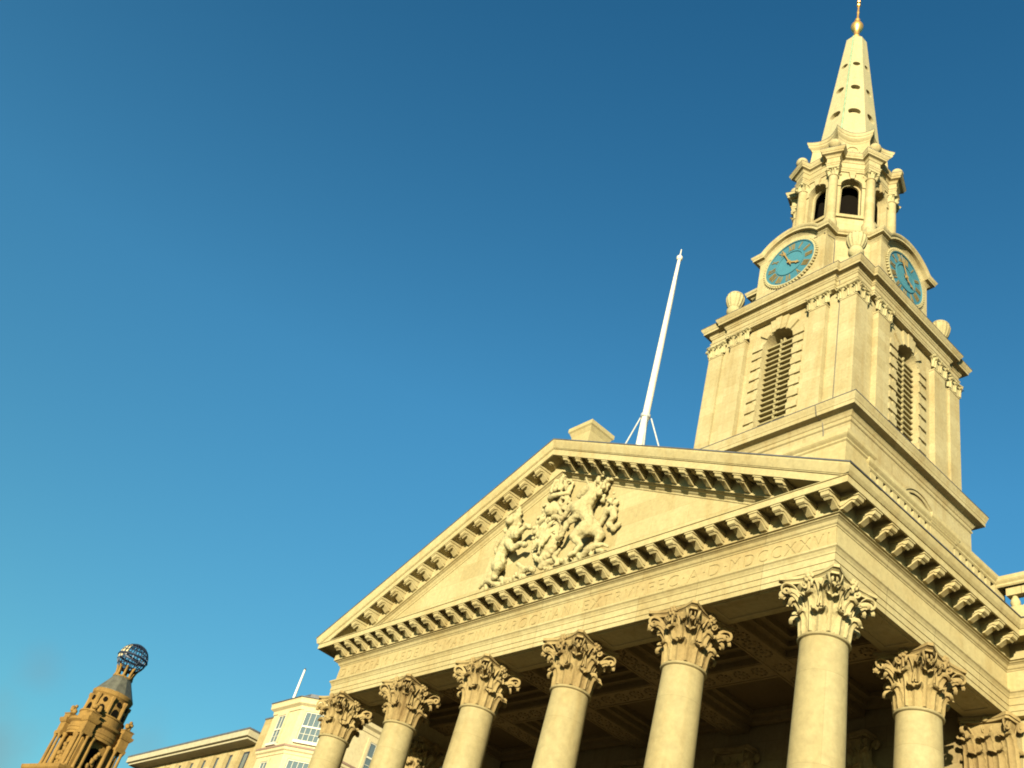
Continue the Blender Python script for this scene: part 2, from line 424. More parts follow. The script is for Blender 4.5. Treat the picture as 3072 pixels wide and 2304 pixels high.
def corinthian(seed=0):
    mb = MB(); rg = random.Random(seed)
    def wob(pr):      # every leaf is carved and worn a little differently
        d = rg.uniform(-.03, .03); e = rg.uniform(-.035, .02)
        n = len(pr)
        return [(o + d * (i / (n - 1)) ** 2, z + e * (i / (n - 1)) ** 2) for i, (o, z) in enumerate(pr)]
    mb.lathe([(.40, 0), (.415, .03), (.41, .55), (.43, .75), (.50, .93), (.585, 1.01), (.585, 1.035), (.40, 1.04)], 32)
    def ring(ang):
        return lambda u, o, z: (o * math.cos(ang + u / max(o, .3)), o * math.sin(ang + u / max(o, .3)), z)
    lo = [(.415, .0), (.435, .10), (.445, .22), (.475, .34), (.545, .415), (.61, .40), (.615, .345)]
    hi = [(.42, .02), (.44, .25), (.455, .46), (.495, .62), (.585, .725), (.67, .71), (.675, .645)]
    for k in range(8):
        add_leaf(mb, ring(PI / 8 + k * PI / 4 + rg.uniform(-.02, .02)), wob(lo), .172 + rg.uniform(-.012, .006), 4, 10, 16)
        add_leaf(mb, ring(k * PI / 4 + rg.uniform(-.02, .02)), wob(hi) if rg.random() > .12 else hi[:-1], .165 + rg.uniform(-.012, .006), 5, 10, 18)
    for k in range(4):
        ca = PI / 4 + k * PI / 2
        for sgn in (-1, 1):
            # stalk, corner volute, inner helix, sheath leaf
            def frv(t, o, z, ca=ca, sgn=sgn):
                a = ca + sgn * (PI / 8) * (1 - min(1, t * 1.15)) ** 1.0
                px, py = o * math.cos(a), o * math.sin(a)
                tx, ty = -math.sin(ca), math.cos(ca)
                return (px + tx * sgn * .045, py + ty * sgn * .045, z)
            volute(mb, frv, (.47, .50), (.775, .905), .105, 1.6, 1.9, PI * .62, .023)
            fa = ca + sgn * PI / 4
            def frh(t, o, z, ca=ca, fa=fa, sgn=sgn):
                a = ca + sgn * (PI / 8) + sgn * (PI / 8 - .13) * min(1, t * 1.2)
                return (o * math.cos(a), o * math.sin(a), z)
            volute(mb, frh, (.47, .55), (.60, .92), .068, 1.4, 1.7, PI * .62, .02, 16)
            add_leaf(mb, ring(ca + sgn * .27), [(.45, .52), (.49, .62), (.56, .72), (.66, .80), (.745, .805), (.76, .755)], .085, 3, 6, 10)
        # leaf hanging under the corner volutes
        add_leaf(mb, ring(ca), [(.50, .66), (.60, .76), (.72, .82), (.82, .80), (.83, .74)], .07, 3, 6, 8)
    # abacus with hollow sides and cut corners
    def aba(half, mid, cut, n=9):
        pts = []
        for k in range(4):
            ca = -PI / 4 + k * PI / 2
            d = half * math.sqrt(2)
            c0 = Vector((d * math.cos(ca), d * math.sin(ca))); c1 = Vector((d * math.cos(ca + PI / 2), d * math.sin(ca + PI / 2)))
            e = (c1 - c0).normalized(); out = Vector((math.cos(ca + PI / 4), math.sin(ca + PI / 4)))
            a = c0 + e * cut; b = c1 - e * cut
            for i in range(n + 1):
                t = i / n
                q = a.lerp(b, t) - out * ((half - mid) * (1 - (2 * t - 1) ** 2))
                pts.append((q.x, q.y))
        return pts
    low = aba(.615, .50, .10); mid_ = aba(.655, .53, .085); top = aba(.685, .555, .08)
    for a, b, z0, z1 in ((low, low, 1.03, 1.075), (low, mid_, 1.075, 1.10), (top, top, 1.105, 1.168)):
        mb.prism([(x, y, z0) for x, y in a], [(x, y, z1) for x, y in b])
    for k in range(4):      # fleuron on each face
        a = k * PI / 2
        c = (.60 * math.cos(a), .60 * math.sin(a), 1.09)
        mb.ball(c, .06, 8, 6)
        for q in range(6):
            t = q * PI / 3
            mb.ball((c[0] - math.sin(a) * .075 * math.cos(t), c[1] + math.cos(a) * .075 * math.cos(t), c[2] + .075 * math.sin(t)), .045, 6, 5)
        mb.tube([(.55 * math.cos(a), .55 * math.sin(a), .80), (.585 * math.cos(a), .585 * math.sin(a), 1.04)], .022, 6)
    return mb
cap0 = None
def shaft_mesh():
    mb = MB(); prof = []
    H = -FL - .55
    for i in range(15):
        t = i / 14
        r = .52 - .085 * max(0, (t - .3) / .7) ** 1.6
        prof.append((r, FL + .55 + H * t - .075))
    prof[0] = (.55, FL + .55); prof.insert(1, (.52, FL + .64))
    prof += [(.45, -.068), (.478, -.058), (.49, -.035), (.478, -.012), (.45, 0), (.3, .002)]
    mb.lathe(prof, 40)
    return mb
col_spots = [(-S * k, 0) for k in range(6)] + [(0, 3.14), (-5 * S, 3.14)]
col0 = None
for i, (x, y) in enumerate(col_spots):
    if col0 is None:
        col0 = shaft_mesh().build('column', 'shaft', church, origin=(0, 0, 0), smooth=30)
        base = MB(); base.box(-.72, .72, -.72, .72, FL, FL + .2)
        base.lathe([(.70, .2), (.73, .28), (.70, .35), (.60, .37), (.58, .42), (.61, .46), (.63, .49), (.60, .54), (.5, .56)], 32, (0, 0, FL))
        base.build('column_base', 'shaft', col0, smooth=40)
        cap0 = corinthian().build('capital', 'capital', col0, smooth=50)
        cap_variants = []
        for sd in (5, 9):
            t = corinthian(sd).build('capital', 'capital', col0, smooth=50)
            cap_variants.append(t.data); bpy.data.objects.remove(t)
    else:
        c = dup(col0, church, (x, y, 0), rz=(0, PI / 2, PI, 3 * PI / 2)[(i * 3) % 4])
        for ch in c.children:
            if ch.name.startswith('capital') and i % 3: ch.data = cap_variants[i % 3 - 1]

# the corner capital has a paler stone colour than the others
for o in (cap0,):
    o.material_slots[0].link = 'OBJECT'; o.material_slots[0].material = MAT['capital_pale']
cap0['label'] = 'paler corner capital'

# --- entablature round portico and west front
UP = [(-20.7, 40), (-20.7, WY), (XL, WY), (XL, -A), (XR, -A), (XR, WY), (3.7, WY), (3.7, 40)]
ent = MB()
arch_p = [(-.88, 1.17), (0, 1.17), (0, 1.275), (.018, 1.279), (.018, 1.405), (.036, 1.41), (.036, 1.56), (.05, 1.565), (.06, 1.60), (.09, 1.65), (.12, 1.672), (.12, 1.715), (-.03, 1.722), (-.03, 2.198),
          (.015, 2.20), (.02, 2.225), (.05, 2.245), (.08, 2.30), (.12, 2.325), (.15, 2.335), (.15, 2.355), (.20, 2.36), (.20, 2.725)]
ent.sweep(UP, [(o if o > -.5 else -.30, z) for o, z in arch_p], caps=False)
entab = ent.build('entablature', 'beam', church)
# beam soffits and inner faces of the portico
so = MB()
so.box(XL + .006, XR - .006, -A + .006, A, 1.172, 1.70)
so.box(-A, XR - .006, A, WY, 1.172, 1.70); so.box(XL + .006, XL + .88, A, WY, 1.172, 1.70)
so.box(XL + .1, XR - .1, .1, A - .002, 1.69, 2.03); so.box(-A + .002, -.1, A, WY, 1.69, 2.03); so.box(XL + .1, XL + .878, A, WY, 1.69, 2.03)
# sunk panels on soffits: raised borders
for k in range(5):
    x0, x1 = -S * (k + 1) + .75, -S * k - .75
    for a, b, c, d in ((x0, x1, -.33, -.26), (x0, x1, .26, .33), (x0, x0 + .07, -.26, .26), (x1 - .07, x1, -.26, .26)):
        so.box(a, b, c, d, 1.155, 1.172)
for y0, y1 in ((.75, 2.4), (3.9, 5.4)):
    for a, b, c, d in ((-.33, -.26, y0, y1), (.26, .33, y0, y1), (-.26, .26, y0, y0 + .07), (-.26, .26, y1 - .07, y1)):
        so.box(a, b, c, d, 1.155, 1.173)
so.build('soffit', 'stone', entab)
# frieze panels: the front one is cut with the inscription
MB().box(XR - .028, XR, -A + .032, WY, 1.722, 2.198).box(XR, 3.7, WY, WY + .028, 1.722, 2.198).build('frieze', 'stone', entab)
MB().box(XL, XL + .028, -A + .032, WY, 1.722, 2.198).box(-20.7, XL, WY, WY + .028, 1.722, 2.198).build('frieze', 'stone', entab)
words = [('D\u00b7', -17.28, .5), ('SACRAM\u00b7', -16.62, 2.05), ('AEDEM\u00b7', -14.42, 1.75), ('S\u00b7', -12.55, .42), ('MARTINI\u00b7', -12.02, 2.15),
         ('PAROCHIANI\u00b7', -9.75, 3.1), ('EXTRVI\u00b7', -6.52, 1.95), ('FEC\u00b7', -4.45, 1.08), ('A\u00b7', -3.28, .48), ('D\u00b7', -2.70, .48), ('MDCCXXVI', -2.13, 2.42)]
cu = bpy.data.curves.new('inscription', 'CURVE'); cu.dimensions = '2D'; cu.fill_mode = 'BOTH'; cu.extrude = .009; cu.resolution_u = 4
def add_poly(pts):
    sp = cu.splines.new('POLY'); sp.points.add(len(pts) - 1)
    for q, (x, y) in zip(sp.points, pts): q.co = (x, y, 0, 1)
    sp.use_cyclic_u = True
add_poly([(XL + .001, 1.7225), (XR - .001, 1.7225), (XR - .001, 2.1975), (XL + .001, 2.1975)])
def letter_loops(txt):
    """outline loops of a word from the built-in font"""
    t = bpy.data.curves.new('t', 'FONT'); t.body = txt; t.size = 1.0; t.space_character = 1.25
    o = bpy.data.objects.new('t', t); COL.objects.link(o)
    dg = bpy.context.evaluated_depsgraph_get()
    me = bpy.data.meshes.new_from_object(o.evaluated_get(dg))
    bm = bmesh.new(); bm.from_mesh(me); bmesh.ops.remove_doubles(bm, verts=bm.verts, dist=1e-5)
    edges = {}
    for e in bm.edges:
        if len(e.link_faces) == 1:
            a, b = e.verts[0].index, e.verts[1].index
            edges.setdefault(a, []).append(b); edges.setdefault(b, []).append(a)
    bm.verts.ensure_lookup_table()
    seen = set(); loops = []
    for s0 in edges:
        if s0 in seen: continue
        lp = [s0]; seen.add(s0); cur = s0; prev = None
        while True:
            nx = [q for q in edges[cur] if q != prev and q not in seen]
            if not nx: break
            prev, cur = cur, nx[0]; seen.add(cur); lp.append(cur)
        if len(lp) > 2: loops.append([(bm.verts[i].co.x, bm.verts[i].co.y) for i in lp])
    bm.free(); bpy.data.meshes.remove(me); bpy.data.objects.remove(o); bpy.data.curves.remove(t)
    return loops
for txt, x0, wid in words:
    lps = letter_loops(txt)
    xs = [q[0] for lp in lps for q in lp]; a, b = min(xs), max(xs)
    for lp in lps:
        add_poly([(x0 + (x - a) / (b - a) * wid, 1.815 + y * .41) for x, y in lp])
co = bpy.data.objects.new('inscription_curve', cu); COL.objects.link(co)
dg = bpy.context.evaluated_depsgraph_get()
me = bpy.data.meshes.new_from_object(co.evaluated_get(dg)); me.name = 'inscription'
bpy.data.objects.remove(co)
ins = MB(); ins.v = [(q.co.x, -A + .009 - q.co.z, q.co.y) for q in me.vertices]; ins.f = [tuple(pl.vertices) for pl in me.polygons]
bpy.data.meshes.remove(me)
insc = ins.build('inscription', 'frieze', entab)
bk = MB(); bk.box(XL + .002, XR - .002, -A + .0165, -A + .05, 1.721, 2.199); bk.build('inscription_ground', 'frieze', entab)

# --- cornice: corona all round, sima on the sides
corn = MB()
corn.sweep(UP, [(.10, 2.72), (.622, 2.72), (.622, 2.62), (.66, 2.62), (.66, 2.765), (.685, 2.77), (.685, 2.785), (-.3, 2.80)], caps=False)
SIM = [(.60, 2.785), (.69, 2.786), (.70, 2.80), (.73, 2.84), (.75, 2.90), (.76, 2.945), (.76, 2.96), (.55, 2.965)]
corn.sweep([(XL, -A), (XR, -A), (XR, WY), (3.7, WY), (3.7, 40)], SIM, skip0=True, caps=False)
corn.sweep([(-20.7, 40), (-20.7, WY), (XL, WY), (XL, -A), (XR, -A)], SIM, skip1=True, caps=False)
cornice = corn.build('cornice', 'stone', church)
# coffer rosettes on the underside, in one carved strip
def rosette(mb, c):
    mb.lathe([(.0, -.05), (.03, -.045), (.05, -.02), (.09, -.03), (.115, -.005), (.115, .0)], 10, c)
MS = S / 6
def modillion(shear=0.0):
    mb = MB()
    pr = [(0, .10), (.42, .10), (.42, -.055), (.405, -.105), (.36, -.125), (.315, -.105), (.28, -.085), (.215, -.10), (.14, -.14), (.08, -.175), (.0, -.18)]
    for w, p in ((.092, pr), (.118, [(0, .02), (.44, .02), (.44, -.035), (0, -.035)]), (.072, [(.05, -.12), (.30, -.07), (.345, -.14), (.31, -.165), (.26, -.125), (.16, -.18), (.07, -.235), (0, -.235)])):
        mb.prism([(-w, -o, z - shear * w * -1) for o, z in p], [(w, -o, z - shear * w) for o, z in p])
    return mb
mod0 = None
ros0 = None
def put_ros(x, y, z, parent):
    global ros0
    if ros0 is None:
        q = MB(); rosette(q, (x, y, z)); ros0 = q.build('rosette', 'stone', parent, origin=(x, y, z), smooth=40)
    else: dup(ros0, parent, (x, y, z))
def put_mod(x, y, z, rz, parent):
    global mod0
    if mod0 is None:
        mod0 = modillion().build('modillion', 'stone', parent, origin=(x, y, z))
        # built round its own origin
        mod0.data.transform(Matrix.Translation((x, y, z)))
        mod0.rotation_euler = (0, 0, rz)
    else:
        dup(mod0, parent, (x, y, z), rz)
nx = int(round((XR - XL) / MS))
for k in range(-1, 32):
    x = -k * MS + .0
    if XL - .05 < x < XR + .3: put_mod(x, -A - .20, 2.617, 0, cornice); put_ros(x - MS / 2, -A - .43, 2.72, cornice)
for k in range(-1, 11):
    y = k * MS - .02
    if -A - .2 < y < WY - .35: put_mod(XR + .20, y, 2.617, PI / 2, cornice); put_ros(XR + .43, y + MS / 2, 2.72, cornice)
for k in range(2, 6): put_mod(XR + k * MS, WY - .20, 2.617, 0, cornice)
lead = MB()
LD = [(.30, 2.967), (.785, 2.967), (.785, 2.99), (.30, 2.995)]
lead.sweep([(XL, -A), (XR, -A), (XR, WY), (3.7, WY), (3.7, 40)], LD, skip0=True)
lead.sweep([(-20.7, 40), (-20.7, WY), (XL, WY), (XL, -A), (XR, -A)], LD, skip1=True)
lead.build('lead_flashing', 'lead', cornice)

# --- pediment
SL = (7.27 - 2.96) / 9.70
def ztop(x): return 7.27 - SL * abs(x - CX)
ty = MB()
ty.holed([(XL, 2.79), (XR, 2.79), (XR, ztop(XR) - .3), (CX, 6.95), (XL, ztop(XL) - .3)], [], lambda u, v, d: (u, -A + d, v), 0)
ped = ty.build('pediment', 'ashlar', church)
rk = MB()
RP = [(-.2, -.90), (.02, -.89), (.03, -.85), (.07, -.82), (.10, -.78), (.15, -.765), (.15, -.745), (.20, -.74), (.20, -.42), (.622, -.42), (.622, -.46), (.66, -.46), (.66, -.275), (.685, -.27), (.685, -.25), (.70, -.245), (.725, -.17), (.75, -.08), (.76, -.04), (.76, 0), (-.3, 0)]
rows = []
for x_edge in (-1, 0, 1):
    row = []
    for o, dz in RP:
        if x_edge == 0: x = CX; z = 7.27 + dz
        else:
            # ends run out to the mitre with the side sima
            x = CX + x_edge * (8.5 + A + max(o, .0)); z = ztop(x) + dz
        row.append((x, -A - o, z))
    rows.append(row)
rk.grid(rows)
rko = rk.build('raking_cornice', 'stone', church)
bm = bmesh.new(); bm.from_mesh(rko.data)
bmesh.ops.bisect_plane(bm, geom=bm.verts[:] + bm.edges[:] + bm.faces[:], plane_co=Vector((0, 0, 2.787)) - ORG[rko.name], plane_no=(0, 0, 1), clear_inner=True)
bm.to_mesh(rko.data); bm.free()
mr = {}
for sgn in (-1, 1):
    me = bpy.data.meshes.new('raking_modillion'); q = modillion(SL * sgn)
    t = q.build('raking_modillion', 'stone', rko, origin=(0, 0, 0)); mr[sgn] = t
used = {-1: False, 1: False}
for k in range(-15, 16):
    x = CX + k * MS
    if abs(k) > 14: continue
    sgn = 1 if k > 0 else -1
    z = ztop(x) - .463
    if z < 2.86: continue
    if k == 0: continue
    if not used[sgn]:
        o = mr[sgn]; o.location = Vector((x, -A - .20, z)) - ORG[rko.name]; ORG[o.name] = Vector((x, -A - .2, z)); used[sgn] = True
    else:
        dup(mr[sgn], rko, (x, -A - .20, z))
    xx = x - sgn * MS / 2
    put_ros(xx, -A - .43, ztop(xx) - .418, rko)
ld = MB()
for sgn in (-1, 1):
    xe = CX + sgn * 9.725
    a = [(CX, -1.215, 7.275), (xe, -1.215, ztop(xe) + .005), (xe, -.2, ztop(xe) + .005), (CX, -.2, 7.275)]
    ld.prism(a, [(x, y, z + .03) for x, y, z in a])
ld.build('lead_flashing', 'lead', rko)
# roof behind the pediment
rf = MB()
for sgn in (-1, 1):
    xe = CX + sgn * 8.1
    a = [(CX, -.25, 7.2), (xe, -.25, ztop(xe) - .07), (xe, 7.3, ztop(xe) - .07), (CX, 7.3, 7.2)]
    rf.prism(a, [(x, y, z - .2) for x, y, z in a])
rf.build('portico_roof', 'lead', church)
# pedestal on the apex
pe = MB()
pe.box(CX - .39, CX + .39, -.33, .40, 6.9, 8.13)
pe.sweep([(CX - .39, -.33), (CX - .39, .40), (CX + .39, .40), (CX + .39, -.33)][::-1], [(0, 8.06), (.03, 8.13), (.06, 8.2), (.1, 8.24), (.1, 8.37), (.02, 8.42), (-.38, 8.44)], closed=True)
pe.build('apex_pedestal', 'stone', church)

# --- coat of arms carved in the tympanum
def blend(name, blobs, parent, vox=.022, smooth=1):
    """many carved lumps fused into one continuous surface"""
    mb = MB()
    for b in blobs:
        if b[0] == 'b':
            _, x, z, d, r, sq = b; r *= .93; d *= .9
            mb.ball((x, -A - d, z), r, 14, 10, sq)
        else:
            _, pts, rad = b
            P = [Vector((x, -A - d * .9, z)) for x, z, d in pts]
            for i in range(len(P) - 1):
                r0, r1 = rad[i] * .88, rad[i + 1] * .88
                n = max(2, int((P[i + 1] - P[i]).length / max(.03, .45 * min(r0, r1))))
                for k in range(n + 1):
                    t = k / n; c = P[i].lerp(P[i + 1], t)
                    mb.ball(c, r0 + (r1 - r0) * t, 8, 6)
    me = bpy.data.meshes.new('tmp'); me.from_pydata(mb.v, [], mb.f)
    o = bpy.data.objects.new('tmp', me); COL.objects.link(o)
    m = o.modifiers.new('r', 'REMESH'); m.mode = 'VOXEL'; m.voxel_size = vox
    dm = o.modifiers.new('d', 'DISPLACE'); tx = bpy.data.textures.new('carving', 'CLOUDS'); tx.noise_scale = .12; tx.noise_depth = 2
    dm.texture = tx; dm.strength = .06; dm.mid_level = .5; dm.texture_coords = 'GLOBAL'
    if smooth:
        sm = o.modifiers.new('s', 'SMOOTH'); sm.iterations = smooth; sm.factor = .5
    dg = bpy.context.evaluated_depsgraph_get()
    res = bpy.data.meshes.new_from_object(o.evaluated_get(dg))
    out = MB(); out.v = [tuple(v.co) for v in res.vertices]; out.f = [tuple(p.vertices) for p in res.polygons]
    bpy.data.objects.remove(o); bpy.data.meshes.remove(me); bpy.data.meshes.remove(res)
    return out.build(name, 'relief', parent, smooth=60)
def T(pts, rad): return ('t', pts, rad)
def B(x, z, d, r, sq=(1, 1, 1)): return ('b', x, z, d, r, sq)
rnd = random.Random(3)
arms_blobs = [B(-8.36, 4.30, .10, .62, (.72, .42, .95)), B(-8.36, 4.30, .22, .50, (.66, .42, .92)), B(-8.36, 3.70, .12, .3, (.7, .5, .8))]
for i in range(28):      # garter round the shield
    a = 2 * PI * i / 28
    arms_blobs.append(B(-8.36 + .50 * math.cos(a), 4.30 + .66 * math.sin(a), .20, .085))
arms_blobs += [T([(-8.36, 3.75, .40), (-8.36, 4.85, .40)], [.03, .03]), T([(-8.72, 4.33, .36), (-8.0, 4.33, .36)], [.03, .03])]
for dx, dz in ((-.18, .24), (.18, .24), (-.18, -.22), (.18, -.22)):
    arms_blobs += [T([(-8.36 + dx - .1, 4.3 + dz - .13, .39), (-8.36 + dx + .02, 4.3 + dz + .02, .42), (-8.36 + dx + .1, 4.3 + dz + .13, .38)], [.05, .065, .04])]
arms = blend('coat_of_arms', arms_blobs, church)
helm = [B(-8.42, 5.22, .20, .26, (.9, .8, 1.0)), B(-8.42, 5.12, .34, .16)]
for s in (-1, 1):        # mantling scrolls
    for k, (x, z, r) in enumerate(((.34, 5.38, .17), (.46, 5.02, .15), (.52, 4.72, .12))):
        cx0 = -8.42 + s * x
        pts = []
        for i in range(14):
            a = PI * .5 - s * (2 * PI * 1.15 * i / 13); q = r * (1 - .6 * i / 13)
            pts.append((cx0 + q * math.cos(a), z + q * math.sin(a), .18 + .12 * i / 13))
        helm.append(T(pts, [.062] * 9 + [.055] * 5))
        helm.append(T([(-8.42 + s * .12, 5.25, .2), (cx0, z + r, .18)], [.07, .06]))
        for j in range(3): helm.append(B(cx0 + s * r * 1.1 + rnd.uniform(-.03, .03), z - .12 * j + .05, .14, .055))
blend('helmet', helm, arms)
crown = [T([(-8.78, 5.68, .14), (-8.6, 5.62, .30), (-8.42, 5.61, .36), (-8.24, 5.62, .30), (-8.06, 5.68, .14)], [.085] * 5)]
for dx, d in ((-.36, .14), (-.19, .3), (0, .36), (.19, .3), (.36, .14)):
    crown += [B(-8.42 + dx, 5.80, d, .075), B(-8.42 + dx - .055, 5.86, d, .05), B(-8.42 + dx + .055, 5.86, d, .05), B(-8.42 + dx, 5.92, d, .05)]
for dx, d in ((-.40, .12), (-.15, .34), (.15, .34), (.40, .12)):
    crown.append(T([(-8.42 + dx, 5.78, d), (-8.42 + dx * 1.08, 6.0, d), (-8.42 + dx * .7, 6.17, d * .9), (-8.42, 6.14, .2)], [.05, .055, .055, .05]))
crown += [B(-8.42, 5.98, .12, .24, (1, .7, 1)), B(-8.42, 6.22, .2, .085), T([(-8.42, 6.26, .2), (-8.42, 6.40, .2)], [.035, .035]), T([(-8.49, 6.34, .2), (-8.35, 6.34, .2)], [.03, .03])]
blend('crown', crown, arms)
lion = [T([(-10.28, 3.98, .16), (-10.25, 4.3, .22), (-10.05, 4.65, .26), (-9.86, 4.85, .28)], [.24, .19, .22, .24]),
        B(-9.90, 5.16, .36, .25), B(-9.84, 5.08, .56, .13), B(-9.98, 5.30, .28, .20),
        T([(-10.3, 3.95, .2), (-10.0, 3.78, .36), (-10.22, 3.55, .26), (-10.12, 3.40, .34), (-9.96, 3.40, .40)], [.22, .16, .10, .085, .09]),
        T([(-10.38, 3.95, .08), (-10.52, 3.72, .16), (-10.62, 3.48, .14), (-10.50, 3.36, .22)], [.19, .13, .09, .09]),
        T([(-9.82, 4.72, .32), (-9.52, 4.62, .42), (-9.22, 4.82, .40), (-9.06, 4.76, .40)], [.16, .12, .09, .10]),
        T([(-9.90, 4.48, .32), (-9.55, 4.20, .40), (-9.25, 4.28, .38), (-9.08, 4.20, .38)], [.16, .11, .09, .10]),
        T([(-10.48, 3.95, .08), (-10.72, 4.18, .10), (-10.60, 4.45, .10), (-10.78, 4.68, .10), (-10.66, 4.88, .12)], [.07, .06, .055, .06, .09])]
for i in range(26):
    a = rnd.uniform(0, 2 * PI); q = rnd.uniform(.20, .34)
    lion.append(B(-9.93 + q * math.cos(a), 5.10 + q * 1.15 * math.sin(a), .30 + rnd.uniform(-.1, .06), rnd.uniform(.06, .10)))
for s in (-.09, .09): lion.append(B(-9.88 + s, 5.22, .56, .06))
lion += [T([(-10.17, 5.42, .2), (-9.98, 5.40, .40), (-9.78, 5.44, .30)], [.06, .06, .06])]
for dx in (-.2, -.1, .0, .1): lion.append(B(-9.95 + dx, 5.52 + .02 * abs(dx), .28, .06))
lion += [B(-9.99, 5.64, .22, .10), B(-9.99, 5.76, .22, .05)]
blend('lion', lion, arms)
uni = [T([(-6.70, 4.14, .20), (-6.82, 4.42, .26), (-7.02, 4.74, .34)], [.27, .20, .28]), B(-7.08, 4.72, .40, .27),
       T([(-6.96, 4.90, .32), (-6.82, 5.14, .28), (-6.92, 5.40, .28)], [.26, .20, .16]),
       T([(-6.94, 5.42, .30), (-7.14, 5.34, .34), (-7.30, 5.22, .36)], [.15, .12, .085]),
       T([(-7.08, 5.52, .30), (-7.22, 5.72, .28), (-7.36, 5.94, .26)], [.05, .035, .018]), B(-6.86, 5.58, .26, .06),
       T([(-7.16, 4.74, .4), (-7.44, 4.94, .44), (-7.62, 4.70, .40), (-7.74, 4.62, .40)], [.15, .10, .07, .08]),
       T([(-7.10, 4.52, .4), (-7.42, 4.34, .44), (-7.56, 4.06, .40), (-7.70, 4.00, .40)], [.14, .10, .07, .08]),
       T([(-6.76, 4.05, .34), (-7.02, 3.84, .42), (-6.80, 3.58, .32), (-6.92, 3.36, .38), (-7.06, 3.33, .38)], [.24, .15, .09, .075, .085]),
       T([(-6.58, 4.05, .14), (-6.28, 3.82, .20), (-6.40, 3.54, .18), (-6.22, 3.32, .20), (-6.10, 3.30, .2)], [.22, .14, .085, .075, .08]),
       T([(-6.46, 4.22, .12), (-6.30, 4.50, .16), (-6.04, 4.52, .16), (-5.98, 4.28, .14), (-6.14, 4.12, .12), (-5.92, 3.92, .12), (-5.74, 4.02, .12)], [.08, .10, .11, .10, .09, .09, .06])]
for i in range(46):
    t = rnd.random()
    uni.append(B(-6.72 + .24 * t + rnd.uniform(-.16, .26) - .06, 4.95 + .68 * t + rnd.uniform(-.1, .1), .22 + rnd.uniform(-.08, .14), rnd.uniform(.045, .085)))
for i in range(14):
    uni.append(B(-6.22 + rnd.uniform(-.25, .25), 4.75 + rnd.uniform(-.3, .3), .10 + rnd.uniform(-.03, .1), rnd.uniform(.04, .075)))
blend('unicorn', uni, arms)
rib = []
for s in (-1, 1):
    pts = []
    for i in range(22):
        t = i / 21
        pts.append((-8.36 + s * (.15 + 2.3 * t), 3.30 + .13 * math.sin(t * 9.0) + .02, .22 + .08 * math.cos(t * 8)))
    rib.append(T(pts, [.10] * 18 + [.08, .07, .06, .05]))
    for i in range(26):
        rib.append(B(-8.36 + s * rnd.uniform(.3, 2.2), 3.18 + rnd.uniform(0, .32), .16 + rnd.uniform(0, .14), rnd.uniform(.05, .10)))
    rib.append(T([(-8.36 + s * .75, 3.30, .24), (-8.36 + s * .62, 3.50, .34), (-8.36 + s * .8, 3.62, .36)], [.06, .08, .06]))
blend('motto_ribbon', rib, arms)

# --- walls of the church body
wl_ = MB()
wl_.box(-20.6, -5 * S - .6, 6.02, 39.8, -G, 1.7); wl_.box(.6, 3.6, 6.02, 39.8, -G, 1.7)
wl_.box(-20.58, 3.58, 6.6, 39.7, 1.6, 2.9)
wl_.build('west_wall', 'ashlar', church)
iw = MB()
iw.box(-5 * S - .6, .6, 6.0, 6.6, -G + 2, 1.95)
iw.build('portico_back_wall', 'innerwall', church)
# doors in the back wall with cornices, far down in the shade
for k in (0.5, 2.5, 4.5):
    d = MB(); x = -S * k
    d.box(x - .95, x + .95, 5.9, 6.02, FL, FL + 4.3); d.box(x - 1.35, x - .95, 5.84, 6.02, FL, FL + 4.7); d.box(x + .95, x + 1.35, 5.84, 6.02, FL, FL + 4.7)
    d.box(x - .949, x + .949, 5.84, 6.02, FL + 4.3, FL + 4.7); d.box(x - 1.6, x + 1.6, 5.55, 6.02, FL + 5.1, FL + 5.4)
    d.build('door_surround', 'innerwall', church)
